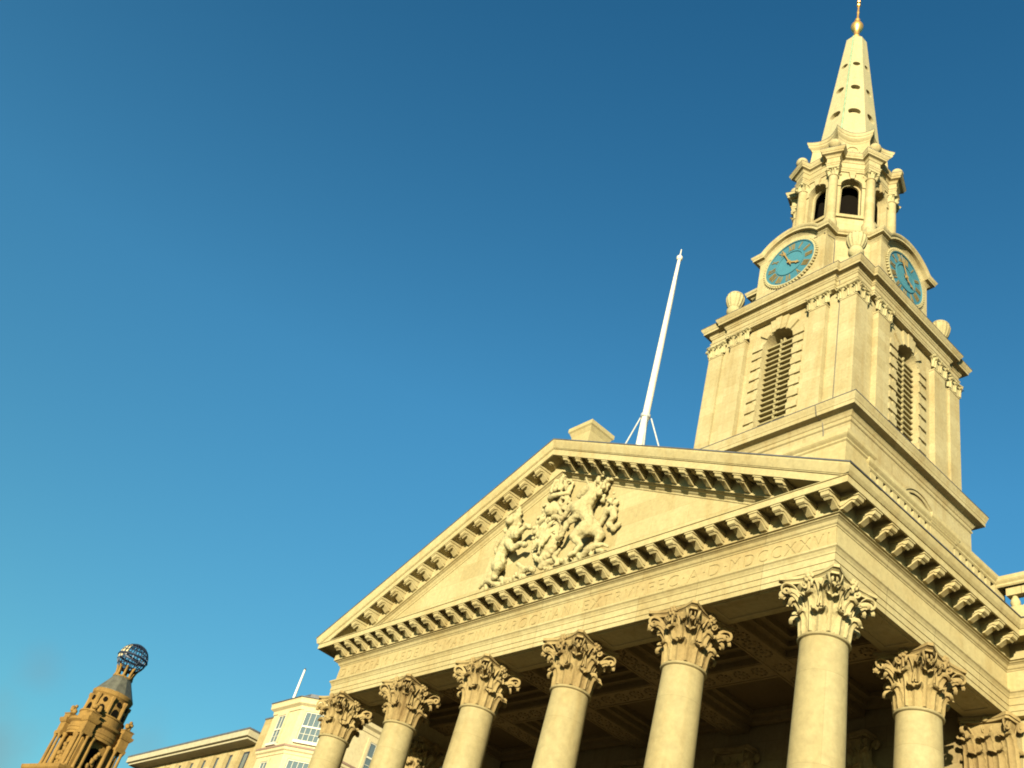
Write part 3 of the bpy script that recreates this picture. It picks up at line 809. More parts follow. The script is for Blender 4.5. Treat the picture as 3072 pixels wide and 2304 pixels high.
# wall pilasters with flat capitals
def flat_cap(w, h, d, nu=8, nv=12, simple=False):
    """Corinthian pilaster capital, front towards -Y, foot at z=0"""
    mb = MB()
    hw = w / 2
    mb.prism([(-hw, 0, 0), (hw, 0, 0), (hw * 1.0, -d, 0), (-hw, -d, 0)], [(-hw * 1.18, 0, h * .88), (hw * 1.18, 0, h * .88), (hw * 1.18, -d - h * .10, h * .88), (-hw * 1.18, -d - h * .10, h * .88)])
    k = h / 1.17
    lo = [(0, 0), (.02 * k, .10 * k), (.03 * k, .22 * k), (.06 * k, .34 * k), (.13 * k, .415 * k), (.19 * k, .40 * k), (.195 * k, .345 * k)]
    hi = [(0, .02 * k), (.03 * k, .25 * k), (.05 * k, .46 * k), (.09 * k, .62 * k), (.18 * k, .725 * k), (.25 * k, .71 * k), (.255 * k, .645 * k)]
    def fr(x0, y0=-d): return lambda u, o, z: (x0 + u, y0 - o, z)
    def side(y0, s): return lambda u, o, z: (s * (hw + o), y0 + u, z)
    for q in (() if simple else (-.5, .5)): add_leaf(mb, fr(q * hw), lo, hw * .46, 4, nu, nv)
    for q in (-1, 0, 1): add_leaf(mb, fr(q * hw * .98), hi, hw * .42, 5, nu, nv)
    for s in (-1, 1):
        if d > .1 and not simple: add_leaf(mb, side(-d * .5, s), lo, min(.17 * k, d * .5), 4, nu, nv)
        c = (.30 * k, .90 * k)
        def frv(t, o, z, s=s): return (s * (hw * .55 + (hw * .62) * min(1, t * 1.2)), -d - o * .75, z)
        volute(mb, frv, (.03 * k, .5 * k), c, .11 * k, 1.5, 1.9, PI * .62, .028 * k, 14)
        def frw(t, o, z, s=s): return (s * (hw * .45 - hw * .28 * min(1, t * 1.2)), -d - o * .5, z)
        volute(mb, frw, (.03 * k, .55 * k), (.2 * k, .9 * k), .07 * k, 1.3, 1.7, PI * .62, .022 * k, 12)
        def frs(t, o, z, s=s): return (s * (hw + o * .75), -d * .6 - (d * .5) * min(1, t), z)
        volute(mb, frs, (.03 * k, .5 * k), c, .11 * k, 1.5, 1.9, PI * .62, .028 * k, 14)
    n = 8
    e = hw * 1.42; ff = d + .30 * k
    pts = [(-e, 0)] + [(-e + .04 * k, -ff * .9), (-e + .1 * k, -ff)]
    for i in range(1, n): 
        t = i / n; pts.append((-e + .1 * k + (2 * e - .2 * k) * t, -ff + .11 * k * (1 - (2 * t - 1) ** 2)))
    pts += [(e - .1 * k, -ff), (e - .04 * k, -ff * .9), (e, 0)]
    mb.plan([(x * .95, y * .95) for x, y in pts], h * .88, h * .925); mb.plan(pts, h * .93, h * .998)
    mb.ball((0, -ff + .10 * k, h * .94), .07 * k, 8, 6, (1.3, .8, 1))
    return mb
pil0 = None
for k in range(6):
    x = -S * k
    if pil0 is None:
        pb = MB(); pb.box(x - .44, x + .44, WY, 6.03, FL, .002); pb.box(x - .47, x + .47, WY - .03, 6.03, -.06, -.01)
        pil0 = pb.build('pilaster', 'innerwall', church, origin=(x, WY, 0))
        flat_cap(.88, 1.17, .12).xform(Matrix.Translation((x, WY + .12, 0))).build('capital', 'capital', pil0, smooth=50)
    else:
        dup(pil0, church, (x, WY, 0))
# side-wall pilaster pair on the west front right of the portico
dup(pil0, church, (2.95, WY, 0))

# --- coffered portico ceiling
ce = MB()
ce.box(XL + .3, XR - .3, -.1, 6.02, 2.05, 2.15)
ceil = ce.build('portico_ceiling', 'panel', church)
rb = MB()
for k in range(1, 5): rb.box(-S * k - .36, -S * k + .36, A, WY, 1.62, 2.04)
for x0, x1 in [(-S * (k + 1) + .36, -S * k - .36) for k in range(1, 4)] + [(-S + .36, -A), (-5 * S + A, -S * 4 - .36)]:
    rb.box(x0, x1, 3.14 - .36, 3.14 + .36, 1.621, 2.041)
    for y0, y1 in ((A, 2.78), (3.5, WY)):      # stepped frames inside each coffer
        for i, (t, z) in enumerate(((.16, 1.78), (.32, 1.92))):
            rb.box(x0, x1, y0 + t - .16, y0 + t, z, 2.042 + i * .001); rb.box(x0, x1, y1 - t, y1 - t + .16, z, 2.042 + i * .001)
            rb.box(x0 + t - .16, x0 + t, y0 + t, y1 - t, z, 2.043 + i * .001); rb.box(x1 - t, x1 - t + .16, y0 + t, y1 - t, z, 2.043 + i * .001)
def ringz(mb, x, y, z, r, w=.035, n=18):
    mb.lathe([(r - w, .0), (r - w * .6, -.03), (r + w * .6, -.03), (r + w, .0)], n, (x, y, z))
for x0, x1 in [(-S * (k + 1) + .36, -S * k - .36) for k in range(5)]:
    for i in range(5):
        x = x0 + .3 + (x1 - x0 - .6) * i / 4; 
        for a in range(10):
            t = 2 * PI * a / 10
            rb.ball((x + .17 * math.cos(t), 3.14 + .17 * math.sin(t), 1.618), .035, 6, 4)
        rb.lathe([(.0, -.035), (.06, -.03), (.09, 0)], 8, (x, 3.14, 1.62))
    for s in (-1, 1):
        rb.box(x0, x1, 3.14 + s * .30 - .025, 3.14 + s * .30 + .025, 1.60, 1.62)
for k in range(1, 5):
    x = -S * k
    for y in [.75 + .42 * i for i in range(5)] + [3.8 + .42 * i for i in range(5)] + [3.14]:
        for a in range(10):
            t = 2 * PI * a / 10
            rb.ball((x + .19 * math.cos(t), y + .17 * math.sin(t), 1.618), .035, 6, 4)
        rb.lathe([(.0, -.035), (.06, -.03), (.09, 0)], 8, (x, y, 1.62))
    for s in (-1, 1):
        rb.box(x + s * .31 - .025, x + s * .31 + .025, A, WY, 1.60, 1.62)
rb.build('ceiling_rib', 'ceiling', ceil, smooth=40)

# --- balustrade over the portico's side and the west wall
bal = MB()
bal.box(-.18, .20, .9, 6.24, 2.95, 3.72)
bal.box(-4.6, .22, 0, .9, 2.95, 4.69); bal.box(-.18, .205, 3.26, 4.2, 2.95, 4.62)
bal.box(-.19, .21, 5.95, 6.42, 2.95, 4.56)
bal.box(.205, 3.65, 6.05, 6.40, 2.95, 3.9)
CP = [(0, 4.52), (.03, 4.55), (.03, 4.59), (.07, 4.63), (.09, 4.66), (.09, 4.76), (.05, 4.79), (-.19, 4.80)]
bal.sweep([(-.18, .85), (-.18, 6.45), (.20, 6.45), (.20, .85)][::-1], CP, closed=True)
bal.sweep([(.20, 6.05), (3.65, 6.05), (3.65, 6.40), (.20, 6.40)], [(o, z - .05) for o, z in CP[:-1]] + [(-.17, 4.75)], closed=True)
CQ = [(o * 1.15, z + .17) for o, z in CP]
bal.sweep([(-4.6, 0), (.22, 0), (.22, .9), (-4.6, .9)], [(o, z) for o, z in CQ[:-1]] + [(-.44, 4.98)], closed=True)
bal.sweep([(-.2, 3.24), (.23, 3.24), (.23, 4.22), (-.2, 4.22)], [(o, z + .05) for o, z in CP[:-1]] + [(-.2, 4.86)], closed=True)
balo = bal.build('balustrade', 'stone', church)
BP = [(.10, 0), (.10, .05), (.06, .08), (.075, .13), (.105, .24), (.095, .34), (.055, .48), (.045, .58), (.065, .64), (.05, .67), (.09, .72), (.09, .80)]
b0 = None
spots = [(.01, y) for y in [1.06 + .27 * i for i in range(9)] + [4.36 + .27 * i for i in range(6)]] + [(x, 6.22) for x in [.55 + .36 * i for i in range(8)]]
for x, y in spots:
    z = 3.72 if y < 6.1 else 3.9
    if b0 is None:
        b0 = MB().lathe(BP, 12, (x, y, z)).box(x - .15, x + .185, y - .088, y + .088, z + .52, z + .80).box(x - .12, x + .17, y - .105, y + .105, z, z + .07).build('baluster', 'stone', balo, origin=(x, y, z), smooth=40)
    else:
        c = dup(b0, balo, (x, y, z))
        if y > 6.1: c.scale = (1.1, 1.1, .70)

# --- tower: base
def sq(h): return [(CX + h, YT + h), (CX - h, YT + h), (CX - h, YT - h), (CX + h, YT - h)][::-1]
SQ = lambda h: [(CX - h, YT - h), (CX + h, YT - h), (CX + h, YT + h), (CX - h, YT + h)]
tb = MB()
tb.box(CX - 3.59, CX + 3.59, YT - 3.59, YT + 3.59, 2.5, 12.5); tb.box(CX - 3.58, CX + 3.58, YT - 3.58, YT + 3.58, 12.5, 13.3)
tb.sweep(SQ(3.6), [(-.05, 12.50), (.0, 12.51), (.03, 12.54), (.03, 12.60), (.0, 12.63), (.0, 12.70), (.03, 12.72), (.07, 12.80), (.12, 12.86), (.15, 12.88), (.34, 12.90), (.34, 13.04), (.36, 13.06), (.37, 13.12), (.40, 13.2), (.42, 13.27), (.42, 13.31), (-.28, 13.46)], closed=True)
tbase = tb.build('tower_base', 'tower', church)
# arched moulding on each side of the base
am = MB()
for r0, r1, d in ((1.0, 1.12, .05), (1.12, 1.2, .09)):
    a = arc(0, 10.95, r0, 0, PI, 24); b = arc(0, 10.95, r1, 0, PI, 24)
    loop = a + b[::-1]
    am.prism([(CX + 3.6, YT + .25 + u, v) for u, v in loop], [(CX + 3.6 + d, YT + .25 + u, v) for u, v in loop])
am.build('arch_moulding', 'tower', tbase)
ld = MB(); ld.sweep(SQ(3.6), [(.36, 13.312), (.435, 13.312), (.435, 13.335), (.36, 13.345)], closed=True); ld.build('lead_flashing', 'lead', tbase)

# belfry
def rotface(k):      # author-frame map of a face: u along the face (seen from outside, to the right), z, d inward
    c, s = math.cos(k * PI / 2), math.sin(k * PI / 2)
    def fn(u, y, z): return (CX + u * c - y * s, YT + u * s + y * c, z)
    return fn
bw = MB()
W0 = 3.30
arch_out = [(-.71, 14.0), (.71, 14.0)] + arc(0, 17.95, .71, 0, PI, 20)
for k in range(4):
    f = rotface(k)
    bw.holed([(-W0, 13.3), (W0, 13.3), (W0, 19.4), (-W0, 19.4)], [arch_out], lambda u, v, d, f=f: f(u, -W0 + d, v), .55)
belfry = bw.build('belfry', 'tower', church)
dk = MB(); dk.box(CX - 2.6, CX + 2.6, YT - 2.6, YT + 2.6, 13.4, 19.3); dk.build('black_shade_core', 'black', belfry)  # black block painting the darkness behind the louvres
# base block course of the belfry
bc = MB(); bc.sweep(SQ(3.42), [(-.12, 13.44), (.0, 13.44), (.0, 13.75), (-.03, 13.80), (-.12, 13.80)], closed=True); bc.build('plinth_course', 'tower', belfry)
# pilasters, one of each kind then copied round the faces
ORG_T = (CX, YT, 0)
def tower_pil(u0, u1, y_front, name='belfry_pilaster'):
    mb = MB(); mb.box(CX + u0, CX + u1, YT + y_front, YT - W0 + .01, 13.75, 18.72)
    mb.box(CX + u0 - .02, CX + u1 + .02, YT + y_front - .02, YT - W0 + .01, 18.64, 18.70)
    o = mb.build(name, 'tower', church, origin=ORG_T)
    w = u1 - u0
    cp = flat_cap(w, .56, .10, 6, 8, True).xform(Matrix.Translation((CX + (u0 + u1) / 2, YT + y_front + .10, 18.72)))
    cp.build('capital', 'relief', o, smooth=50)
    return o
protos = [tower_pil(1.47, 2.2, -3.52), tower_pil(-2.2, -1.47, -3.52), tower_pil(2.72, 3.40, -3.40), tower_pil(-3.29, -2.72, -3.40)]
for k in range(1, 4):
    for o in protos: dup(o, church, ORG_T, k * PI / 2)
# window surround with blocks, louvres
ws = MB()
def fbox(mb, u0, u1, y0, y1, z0, z1): mb.box(CX + u0, CX + u1, YT + y0, YT + y1, z0, z1)
for sd in (-1, 1):
    a, b = sorted((sd * .712, sd * .90)); fbox(ws, a, b, -3.325, -W0 + .01, 13.8, 17.95)
    for i in range(8):
        zz = 13.85 + i * .53
        a, b = sorted((sd * .705, sd * 1.16)); fbox(ws, a, b, -3.375, -W0 + .01, zz, zz + .28)
for i in range(9):
    if i == 4: continue
    a0 = PI * (i + .08) / 9; a1 = PI * (i + .92) / 9
    big = i % 2 == 0
    r1 = 1.18 if big else .92; d = 3.375 if big else 3.325
    loop = arc(0, 17.95, .705, a0, a1, 4) + arc(0, 17.95, r1, a1, a0, 4)
    ws.prism([(CX + u, YT - d, v) for u, v in loop], [(CX + u, YT - W0 + .01, v) for u, v in loop])
for u0, u1, ub0, ub1, d in ((-.42, -.15, -.30, -.10, 3.39), (-.145, .145, -.095, .095, 3.44), (.15, .42, .10, .30, 3.39)):
    loop = [(ub0, 18.62), (ub1, 18.62), (u1, 19.27), (u0, 19.27)]
    ws.prism([(CX + u, YT - d, v) for u, v in loop], [(CX + u, YT - W0 + .01, v) for u, v in loop])
win0 = ws.build('belfry_window', 'tower', church, origin=ORG_T)
lv = MB()
for i in range(18):
    zz = 13.95 + i * .25
    hw = .705 if zz < 17.9 else math.sqrt(max(.01, .705 ** 2 - (zz - 17.95) ** 2))
    if hw < .35: continue
    m = Matrix.Translation((CX, YT - W0 + .33, zz)) @ Matrix.Rotation(R(24), 4, 'X')
    lv.obox(m, hw * 2, .34, .045)
    m = Matrix.Translation((CX, YT - W0 + .17, zz + .03)) @ Matrix.Rotation(R(24), 4, 'X')
    lv.obox(m, .05, .08, .11)
lv.box(CX - .03, CX + .03, YT - W0 + .30, YT - W0 + .50, 14.0, 18.5)
lv.build('louvre', 'louver', win0)
for k in range(1, 4): dup(win0, church, ORG_T, k * PI / 2)
# belfry entablature, breaking forward over the middle of each face
def face_path(pts):
    out = []
    for k in range(4):
        f = rotface(k)
        for u, y in pts: q = f(u, y, 0); out.append((q[0], q[1]))
    return out
EP = face_path([(-3.40, -3.40), (-2.52, -3.40), (-2.52, -3.54), (2.52, -3.54), (2.52, -3.40)])
BE = [(-.24, 19.28), (.0, 19.28), (.0, 19.37), (.015, 19.375), (.015, 19.47), (.04, 19.49), (.05, 19.53), (.0, 19.54), (.0, 19.74), (.03, 19.76), (.06, 19.82), (.08, 19.83), (.08, 19.90), (.12, 19.93), (.27, 19.95), (.27, 20.05), (.29, 20.065), (.31, 20.10), (.35, 20.17), (.365, 20.215), (.365, 20.235), (-.3, 20.30)]
bcn = MB(); bcn.sweep(EP, BE, closed=True)
bcorn = bcn.build('belfry_cornice', 'tower', church)
ld = MB(); ld.sweep(EP, [(.30, 20.237), (.378, 20.237), (.378, 20.258), (.30, 20.262)], closed=True); ld.build('lead_flashing', 'lead', bcorn)
bt = MB(); bt.box(CX - 3.2, CX + 3.2, YT - 3.2, YT + 3.2, 19.4, 20.28); bt.build('attic_slab', 'tower', bcorn)

# clock stage
CZ = 22.58; CF = 3.12; CH = 1.62
cs = MB()
plan = face_path([(-CH, -CF), (CH, -CF), (CH, -2.62)]) 
plan2 = []
for k in range(4):
    f = rotface(k)
    for u, y in ((-CH, -2.62), (-CH, -CF), (CH, -CF), (CH, -2.62)):
        q = f(u, y, 0); plan2.append((q[0], q[1]))
cs.plan(plan2, 20.2, 23.46)
for k in range(4):      # arched head of each face
    f = rotface(k)
    a0 = math.asin((23.40 - CZ) / 1.5)
    loop = arc(0, CZ, 1.5, a0, PI - a0, 24)
    cs.prism([f(u, -CF, v) for u, v in loop], [f(u, -CF + 1.2, v) for u, v in loop])
for k in range(4):      # plinth course and corner strips
    f = rotface(k)
clock_stage = cs.build('clock_stage', 'tower', church)
pl_ = MB(); pl_.sweep(plan2, [(-.1, 20.25), (.06, 20.25), (.06, 20.95), (.0, 21.0), (-.1, 21.0)], closed=True); pl_.build('plinth_course', 'tower', clock_stage)
CC = [(-.1, 23.40), (.0, 23.40), (.02, 23.44), (.07, 23.50), (.10, 23.515), (.10, 23.56), (.24, 23.57), (.24, 23.66), (.27, 23.68), (.30, 23.75), (.31, 23.79), (.31, 23.80), (-.3, 23.84)]
cc = MB()
for k in range(4):
    f = rotface(k)
    rows = []
    cols = 26
    for o, z in CC:
        r = 1.47 + (z - 23.40) * .98
        a0 = math.asin((z - CZ) / r)
        row = [f(-CH - o, -CF - o, z)] + [f(r * math.cos(PI - a0 - (PI - 2 * a0) * i / cols), -CF - o, CZ + r * math.sin(PI - a0 - (PI - 2 * a0) * i / cols)) for i in range(cols + 1)] + [f(CH + o, -CF - o, z)]
        rows.append(row)
    cc.grid(rows)
    g_ = rotface(k + 1)
    seg = [f(1.0, -CF, 0)[:2], f(CH, -CF, 0)[:2], f(CH, -2.62, 0)[:2], g_(-CH, -2.62, 0)[:2], g_(-CH, -CF, 0)[:2], g_(-1.0, -CF, 0)[:2]]
    cc.sweep(seg, CC, skip0=True, skip1=True, caps=False)
cc.build('clock_cornice', 'tower', clock_stage, smooth=35)
tp = MB()
tp.lathe([(3.0, 23.82), (2.3, 24.05), (2.2, 24.4)], 8, (CX, YT, 0)); tp.build('clock_stage_roof', 'lead', clock_stage)

# clock faces
def clock():
    fy = YT - CF
    ringm = MB()       # carved moulding round the dial
    def disc(mb, r, y0, y1, n=48):
        lp = arc(0, 0, r, 0, 2 * PI, n)[:-1]
        mb.prism([(CX + u, y0, CZ + v) for u, v in lp], [(CX + u, y1, CZ + v) for u, v in lp])
    def annulus(mb, r0, r1, y0, y1, n=48):
        rows = []
        for r, y in ((r0, y1), (r0, y0), (r1, y0), (r1, y1)):
            rows.append([(CX + r * math.cos(2 * PI * i / n), y, CZ + r * math.sin(2 * PI * i / n)) for i in range(n)])
        mb.grid(rows, True)
    dial = MB(); disc(dial, 1.17, fy - .05, fy + .02)
    d = dial.build('clock_face', 'teal', church, origin=ORG_T)
    ins_ = MB(); annulus(ins_, .60, .66, fy - .085, fy - .049); annulus(ins_, 1.13, 1.175, fy - .085, fy - .049); ins_.build('dial_rim', 'teal2', d, smooth=40)
    cen = MB(); disc(cen, .60, fy - .054, fy - .03); cen.build('dial_centre', 'teal2', d)
    annulus(ringm, 1.172, 1.235, fy - .10, fy + .02)
    for i in range(56):
        a = 2 * PI * i / 56
        ringm.ball((CX + 1.275 * math.cos(a), fy - .05, CZ + 1.275 * math.sin(a)), .056, 6, 5, (1, 1.1, 1))
    ringm.build('carved_surround', 'relief', d, smooth=40)
    nm = MB()
    def stroke(ang, x0, y0, x1, y1, w, y=fy - .075):
        # glyph coordinates: x across (clockwise), y outwards; ang clockwise from 12
        def P(x, r):
            ca, sa = math.cos(ang), math.sin(ang)
            return (CX + x * ca + r * sa, CZ - x * sa + r * ca)
        dx, dy = x1 - x0, y1 - y0; L = math.hypot(dx, dy); ox, oy = -dy / L * w / 2, dx / L * w / 2
        q = [P(x0 + ox, y0 + oy), P(x1 + ox, y1 + oy), P(x1 - ox, y1 - oy), P(x0 - ox, y0 - oy)]
        nm.prism([(a, y, b) for a, b in q], [(a, fy - .045, b) for a, b in q])
    num = ['XII', 'I', 'II', 'III', 'IIII', 'V', 'VI', 'VII', 'VIII', 'IX', 'X', 'XI']
    wid = {'I': .075, 'V': .17, 'X': .17}
    for k, tx in enumerate(num):
        a = 2 * PI * k / 12; tot = sum(wid[c] for c in tx); x = -tot / 2
        for c in tx:
            w = wid[c]; m = x + w / 2; r0, r1 = .72, 1.06; dy = -.006 * (hash(c) % 3)
            yy = fy - .075
            if c == 'I': stroke(a, m, r0, m, r1, .045)
            elif c == 'V': stroke(a, m, r0, m - .055, r1, .045); stroke(a, m, r0, m + .055, r1, .025, fy - .072)
            else: stroke(a, m - .06, r1, m + .06, r0, .045); stroke(a, m - .06, r0, m + .06, r1, .025, fy - .072)
            x += w
    nm.build('numerals', 'goldpaint', d)
    def hand(name, ang, L, back, w, y):
        h = MB()
        pts = [(-w * .5, -back), (w * .5, -back), (w * .6, L * .55), (w * 1.5, L * .66), (w * .5, L * .74), (0, L), (-w * .5, L * .74), (-w * 1.5, L * .66), (-w * .6, L * .55)]
        ca, sa = math.cos(ang), math.sin(ang)
        q = [(CX + x * ca + r * sa, CZ - x * sa + r * ca) for x, r in pts]
        h.prism([(a, y, b) for a, b in q], [(a, y + .02, b) for a, b in q])
        lp = arc(0, 0, .07, 0, 2 * PI, 12)[:-1]
        h.prism([(CX + u, y - .01, CZ + v) for u, v in lp], [(CX + u, y + .025, CZ + v) for u, v in lp])
        h.build(name, 'handgold', d)
    hand('hour_hand', R(118), .62, .16, .055, fy - .115)
    hand('minute_hand', R(-25), 1.02, .24, .045, fy - .15)
    return d
clk = clock()
for k in range(1, 4): dup(clk, church, ORG_T, k * PI / 2)

# urns at the corners of the belfry
def urn():
    mb = MB()
    flute = lambda a, z: 1 + (.035 * math.cos(12 * a) if .55 < z < 1.18 else 0)
    mb.box(-.30, .30, -.30, .30, 0, .72)
    mb.box(-.34, .34, -.34, .34, .64, .74)
    mb.lathe([(.20, .74), (.22, .80), (.13, .88), (.12, .98), (.17, 1.04), (.25, 1.12), (.295, 1.22), (.30, 1.33), (.26, 1.42), (.235, 1.47), (.26, 1.50)], 24, (0, 0, 0))
    fl = lambda a, z: 1 + .045 * math.cos(14 * a)
    mb.lathe([(.25, 1.50), (.315, 1.64), (.365, 1.82), (.385, 1.96), (.375, 2.08), (.355, 2.13)], 84, (0, 0, 0), fl)
    mb.lathe([(.36, 2.13), (.375, 2.16), (.33, 2.24), (.20, 2.31), (.0, 2.35)], 24, (0, 0, 0))
    return mb
u0 = None
for sx_, sy_ in ((1, -1), (-1, -1), (1, 1), (-1, 1)):
    c = (CX + sx_ * 2.93, YT + sy_ * 2.93, 20.25)
    if u0 is None: u0 = urn().xform(Matrix.Translation(c)).build('urn', 'relief', church, origin=c, smooth=40)
    else: dup(u0, church, c)

# lantern
VA = [R(-157.5 + 45 * k) for k in range(8)]       # corner directions
def octp(r, off=0): return [(CX + r * math.cos(a), YT + r * math.sin(a)) for a in VA]
AP = 1.90; OR = AP / math.cos(PI / 8)
def octface(k, ap):       # face between corner k and k+1
    a = VA[k] + PI / 8
    n = (math.cos(a), math.sin(a)); t = (-math.sin(a), math.cos(a))
    return lambda u, d, z: (CX + n[0] * (ap - d) + t[0] * u, YT + n[1] * (ap - d) + t[1] * u, z)
lb = MB()
half = AP * math.tan(PI / 8)
op = [(-.45, 26.35), (.45, 26.35)] + arc(0, 28.34, .45, 0, PI, 16)
for k in range(8):
    f = octface(k, AP)
    lb.holed([(-half, 23.8), (half, 23.8), (half, 29.4), (-half, 29.4)], [op], lambda u, v, d, f=f: f(u, d, v), .42)
    # impost blocks, archivolt, key, sill, inner arch
    for s in (-1, 1):
        a, b = sorted((s * .455, s * .72))
        q = [(a, 28.26), (b, 28.26), (b, 28.40), (a, 28.40)]
        lb.prism([f(u, -.05, v) for u, v in q], [f(u, .01, v) for u, v in q])
    lp = arc(0, 28.34, .46, 0.02, PI - .02, 14) + arc(0, 28.34, .60, PI - .02, .02, 14)
    lb.prism([f(u, -.045, v) for u, v in lp], [f(u, .01, v) for u, v in lp])
    q = [(-.08, 28.75), (.08, 28.75), (.15, 29.2), (-.15, 29.2)]
    lb.prism([f(u, -.12, v) for u, v in q], [f(u, .01, v) for u, v in q])
    q = [(-half + .02, 26.16), (half - .02, 26.16), (half - .02, 26.33), (-half + .02, 26.33)]
    lb.prism([f(u, -.09, v) for u, v in q], [f(u, .01, v) for u, v in q])
    q = [(-.42, 24.9), (.42, 24.9), (.42, 25.9), (-.42, 25.9)]
    lb.prism([f(u, -.05, v) for u, v in q], [f(u, .01, v) for u, v in q])
    lp = [(.452, 26.3), (.40, 26.3)] + arc(0, 28.34, .37, 0, PI, 12) + [(-.40, 26.3), (-.452, 26.3)] + arc(0, 28.34, .452, PI, 0, 12)
    lb.prism([f(u, .28, v) for u, v in lp], [f(u, .38, v) for u, v in lp])
lantern = lb.build('lantern', 'tower', church, smooth=0)
lf = MB(); lf.plan(octp(OR - .3), 26.0, 26.3); lf.build('lantern_floor', 'stone', lantern); MB().plan(octp(OR - .3), 29.2, 29.45).build('lantern_ceiling', 'stone', lantern)
core = MB(); core.plan(octp(1.25), 26.3, 29.2); core.build('black_shade_core', 'black', lantern)  # solid black core: the lantern's inner shade is put into its colour
lc0 = None
for k in range(8):
    a = VA[k]; c = (CX + 2.08 * math.cos(a), YT + 2.08 * math.sin(a), 0)
    if lc0 is None:
        mb = MB(); mb.lathe([(.30, 25.2), (.30, 25.75), (.27, 25.8), (.235, 25.88), (.225, 26.0), (.22, 27.2), (.20, 28.72), (.24, 28.74), (.24, 28.78), (.2, 28.79)], 20, (0, 0, 0))
        mb.box(-.36, .36, -.3, .3, 23.85, 25.25)
        mb.xform(Matrix.Translation(c) @ Matrix.Rotation(a, 4, 'Z'))
        lc0 = mb.build('lantern_column', 'tower', church, origin=c, smooth=35)
        # each copy turns about its own foot
        lc0.data.transform(Matrix.Rotation(-a, 4, 'Z')); lc0.rotation_euler = (0, 0, a)
        cm = MB()
        cm.lathe([(.19, 28.78), (.20, 29.0), (.25, 29.15), (.25, 29.17)], 14, (0, 0, 0))
        for q in range(6):
            an = q * PI / 3
            fr_ = lambda u, o, z, an=an: (o * math.cos(an + u / o), o * math.sin(an + u / o), z)
            add_leaf(cm, fr_, [(.205, 28.78), (.22, 28.88), (.235, 28.96), (.29, 29.02), (.31, 28.99)], .10, 3, 4, 6, rib=.01, thick=.015)
        for q in range(4):
            an = PI / 4 + q * PI / 2
            cm.ball((.31 * math.cos(an), .31 * math.sin(an), 29.10), .07, 8, 6)
        cm.box(-.27, .27, -.27, .27, 29.17, 29.245)
        for s_ in range(4):
            pass
        o = cm.build('capital', 'relief', lc0, origin=c, smooth=50)
        o.data.transform(Matrix.Translation(c))
    else:
        dup(lc0, church, c, a)
# lantern entablature with a break over every column
path = []
for k in range(8):
    a = VA[k]; r0 = 2.30
    t = (-math.sin(a), math.cos(a)); n = (math.cos(a), math.sin(a))
    ap = AP + .05
    # intersection of break sides with the octagon's faces
    hw = .28
    # distance along n of the face at lateral offset hw
    rb_ = (ap - hw * math.sin(PI / 8)) / math.cos(PI / 8)
    for u, r in ((-hw, rb_), (-hw, 2.33), (hw, 2.33), (hw, rb_)):
        path.append((CX + n[0] * r + t[0] * u, YT + n[1] * r + t[1] * u))
LE = [(-.35, 29.25), (.0, 29.25), (.0, 29.36), (.015, 29.365), (.015, 29.46), (.05, 29.50), (.05, 29.54), (.0, 29.55), (.0, 29.86), (.03, 29.88), (.06, 29.96), (.09, 29.99), (.20, 30.02), (.20, 30.12), (.22, 30.13), (.26, 30.22), (.275, 30.27), (.275, 30.30), (-.35, 30.42)]
le = MB(); le.sweep(path, LE, closed=True)
lcorn = le.build('lantern_cornice', 'tower', church)
ld = MB(); ld.sweep(path, [(.22, 30.302), (.285, 30.302), (.285, 30.32), (.22, 30.33)], closed=True); ld.build('lead_flashing', 'lead', lcorn)
tpm = MB(); tpm.plan(octp(2.2), 30.28, 30.46); tpm.build('lantern_roof', 'stone', lantern)
bf0 = None
for k in range(8):
    a = VA[k]; c = (CX + 2.30 * math.cos(a), YT + 2.30 * math.sin(a), 30.38)
    if bf0 is None:
        mb = MB(); mb.lathe([(.17, -.08), (.17, .1), (.09, .14), (.09, .2), (.2, .27), (.27, .40), (.275, .5), (.24, .62), (.15, .71), (0, .74)], 18, c)
        bf0 = mb.build('ball_finial', 'tower', church, origin=c, smooth=40)
    else: dup(bf0, church, c)
# hollow-sided drum
def hollow(r, sag, n=8):
    pts = []
    for k in range(8):
        p0 = Vector((r * math.cos(VA[k]), r * math.sin(VA[k]))); a1 = VA[k] + PI / 4
        p1 = Vector((r * math.cos(a1), r * math.sin(a1)))
        am_ = VA[k] + PI / 8; nn = Vector((math.cos(am_), math.sin(am_)))
        for i in range(n):
            t = i / n; q = p0.lerp(p1, t) - nn * (sag * (1 - (2 * t - 1) ** 2))
            pts.append((CX + q.x, YT + q.y))
    return pts
hs = MB()
DR = [(1.98, 30.35), (1.98, 30.75), (1.93, 30.8), (1.84, 32.02), (1.88, 32.05), (1.90, 32.12), (1.93, 32.14), (2.04, 32.22), (2.08, 32.25), (2.08, 32.36), (2.12, 32.38), (2.16, 32.48), (2.17, 32.55), (1.5, 32.72)]
rows = [[(x, y, z) for x, y in hollow(r, .33 * r / 2)] for r, z in DR]
hs.grid(rows, True)
drum = hs.build('lantern_drum', 'tower', church, smooth=25)
for k in range(8):
    oc = MB(); f = octface(k, 1.98 * math.cos(PI / 8) - .33 + .0)
    lp = arc(0, 31.40, .24, 0, 2 * PI, 18)[:-1]; lp2 = arc(0, 31.40, .32, 0, 2 * PI, 18)[:-1]
    lp3 = arc(0, 31.40, .02, 0, 2 * PI, 18)[:-1]
    rows = [[f(u, d, v) for u, v in q] for q, d in ((lp2, .06), (lp2, -.05), (lp, -.05), (lp, -.008), (lp3, -.006))]
    oc.grid(rows, True); oc.build('oculus_frame', 'tower', drum, smooth=30)
ld = MB()
rows = [[(x, y, z) for x, y in hollow(r, .33 * r / 2)] for r, z in ((2.1, 32.552), (2.185, 32.552), (2.185, 32.575), (1.6, 32.70))]
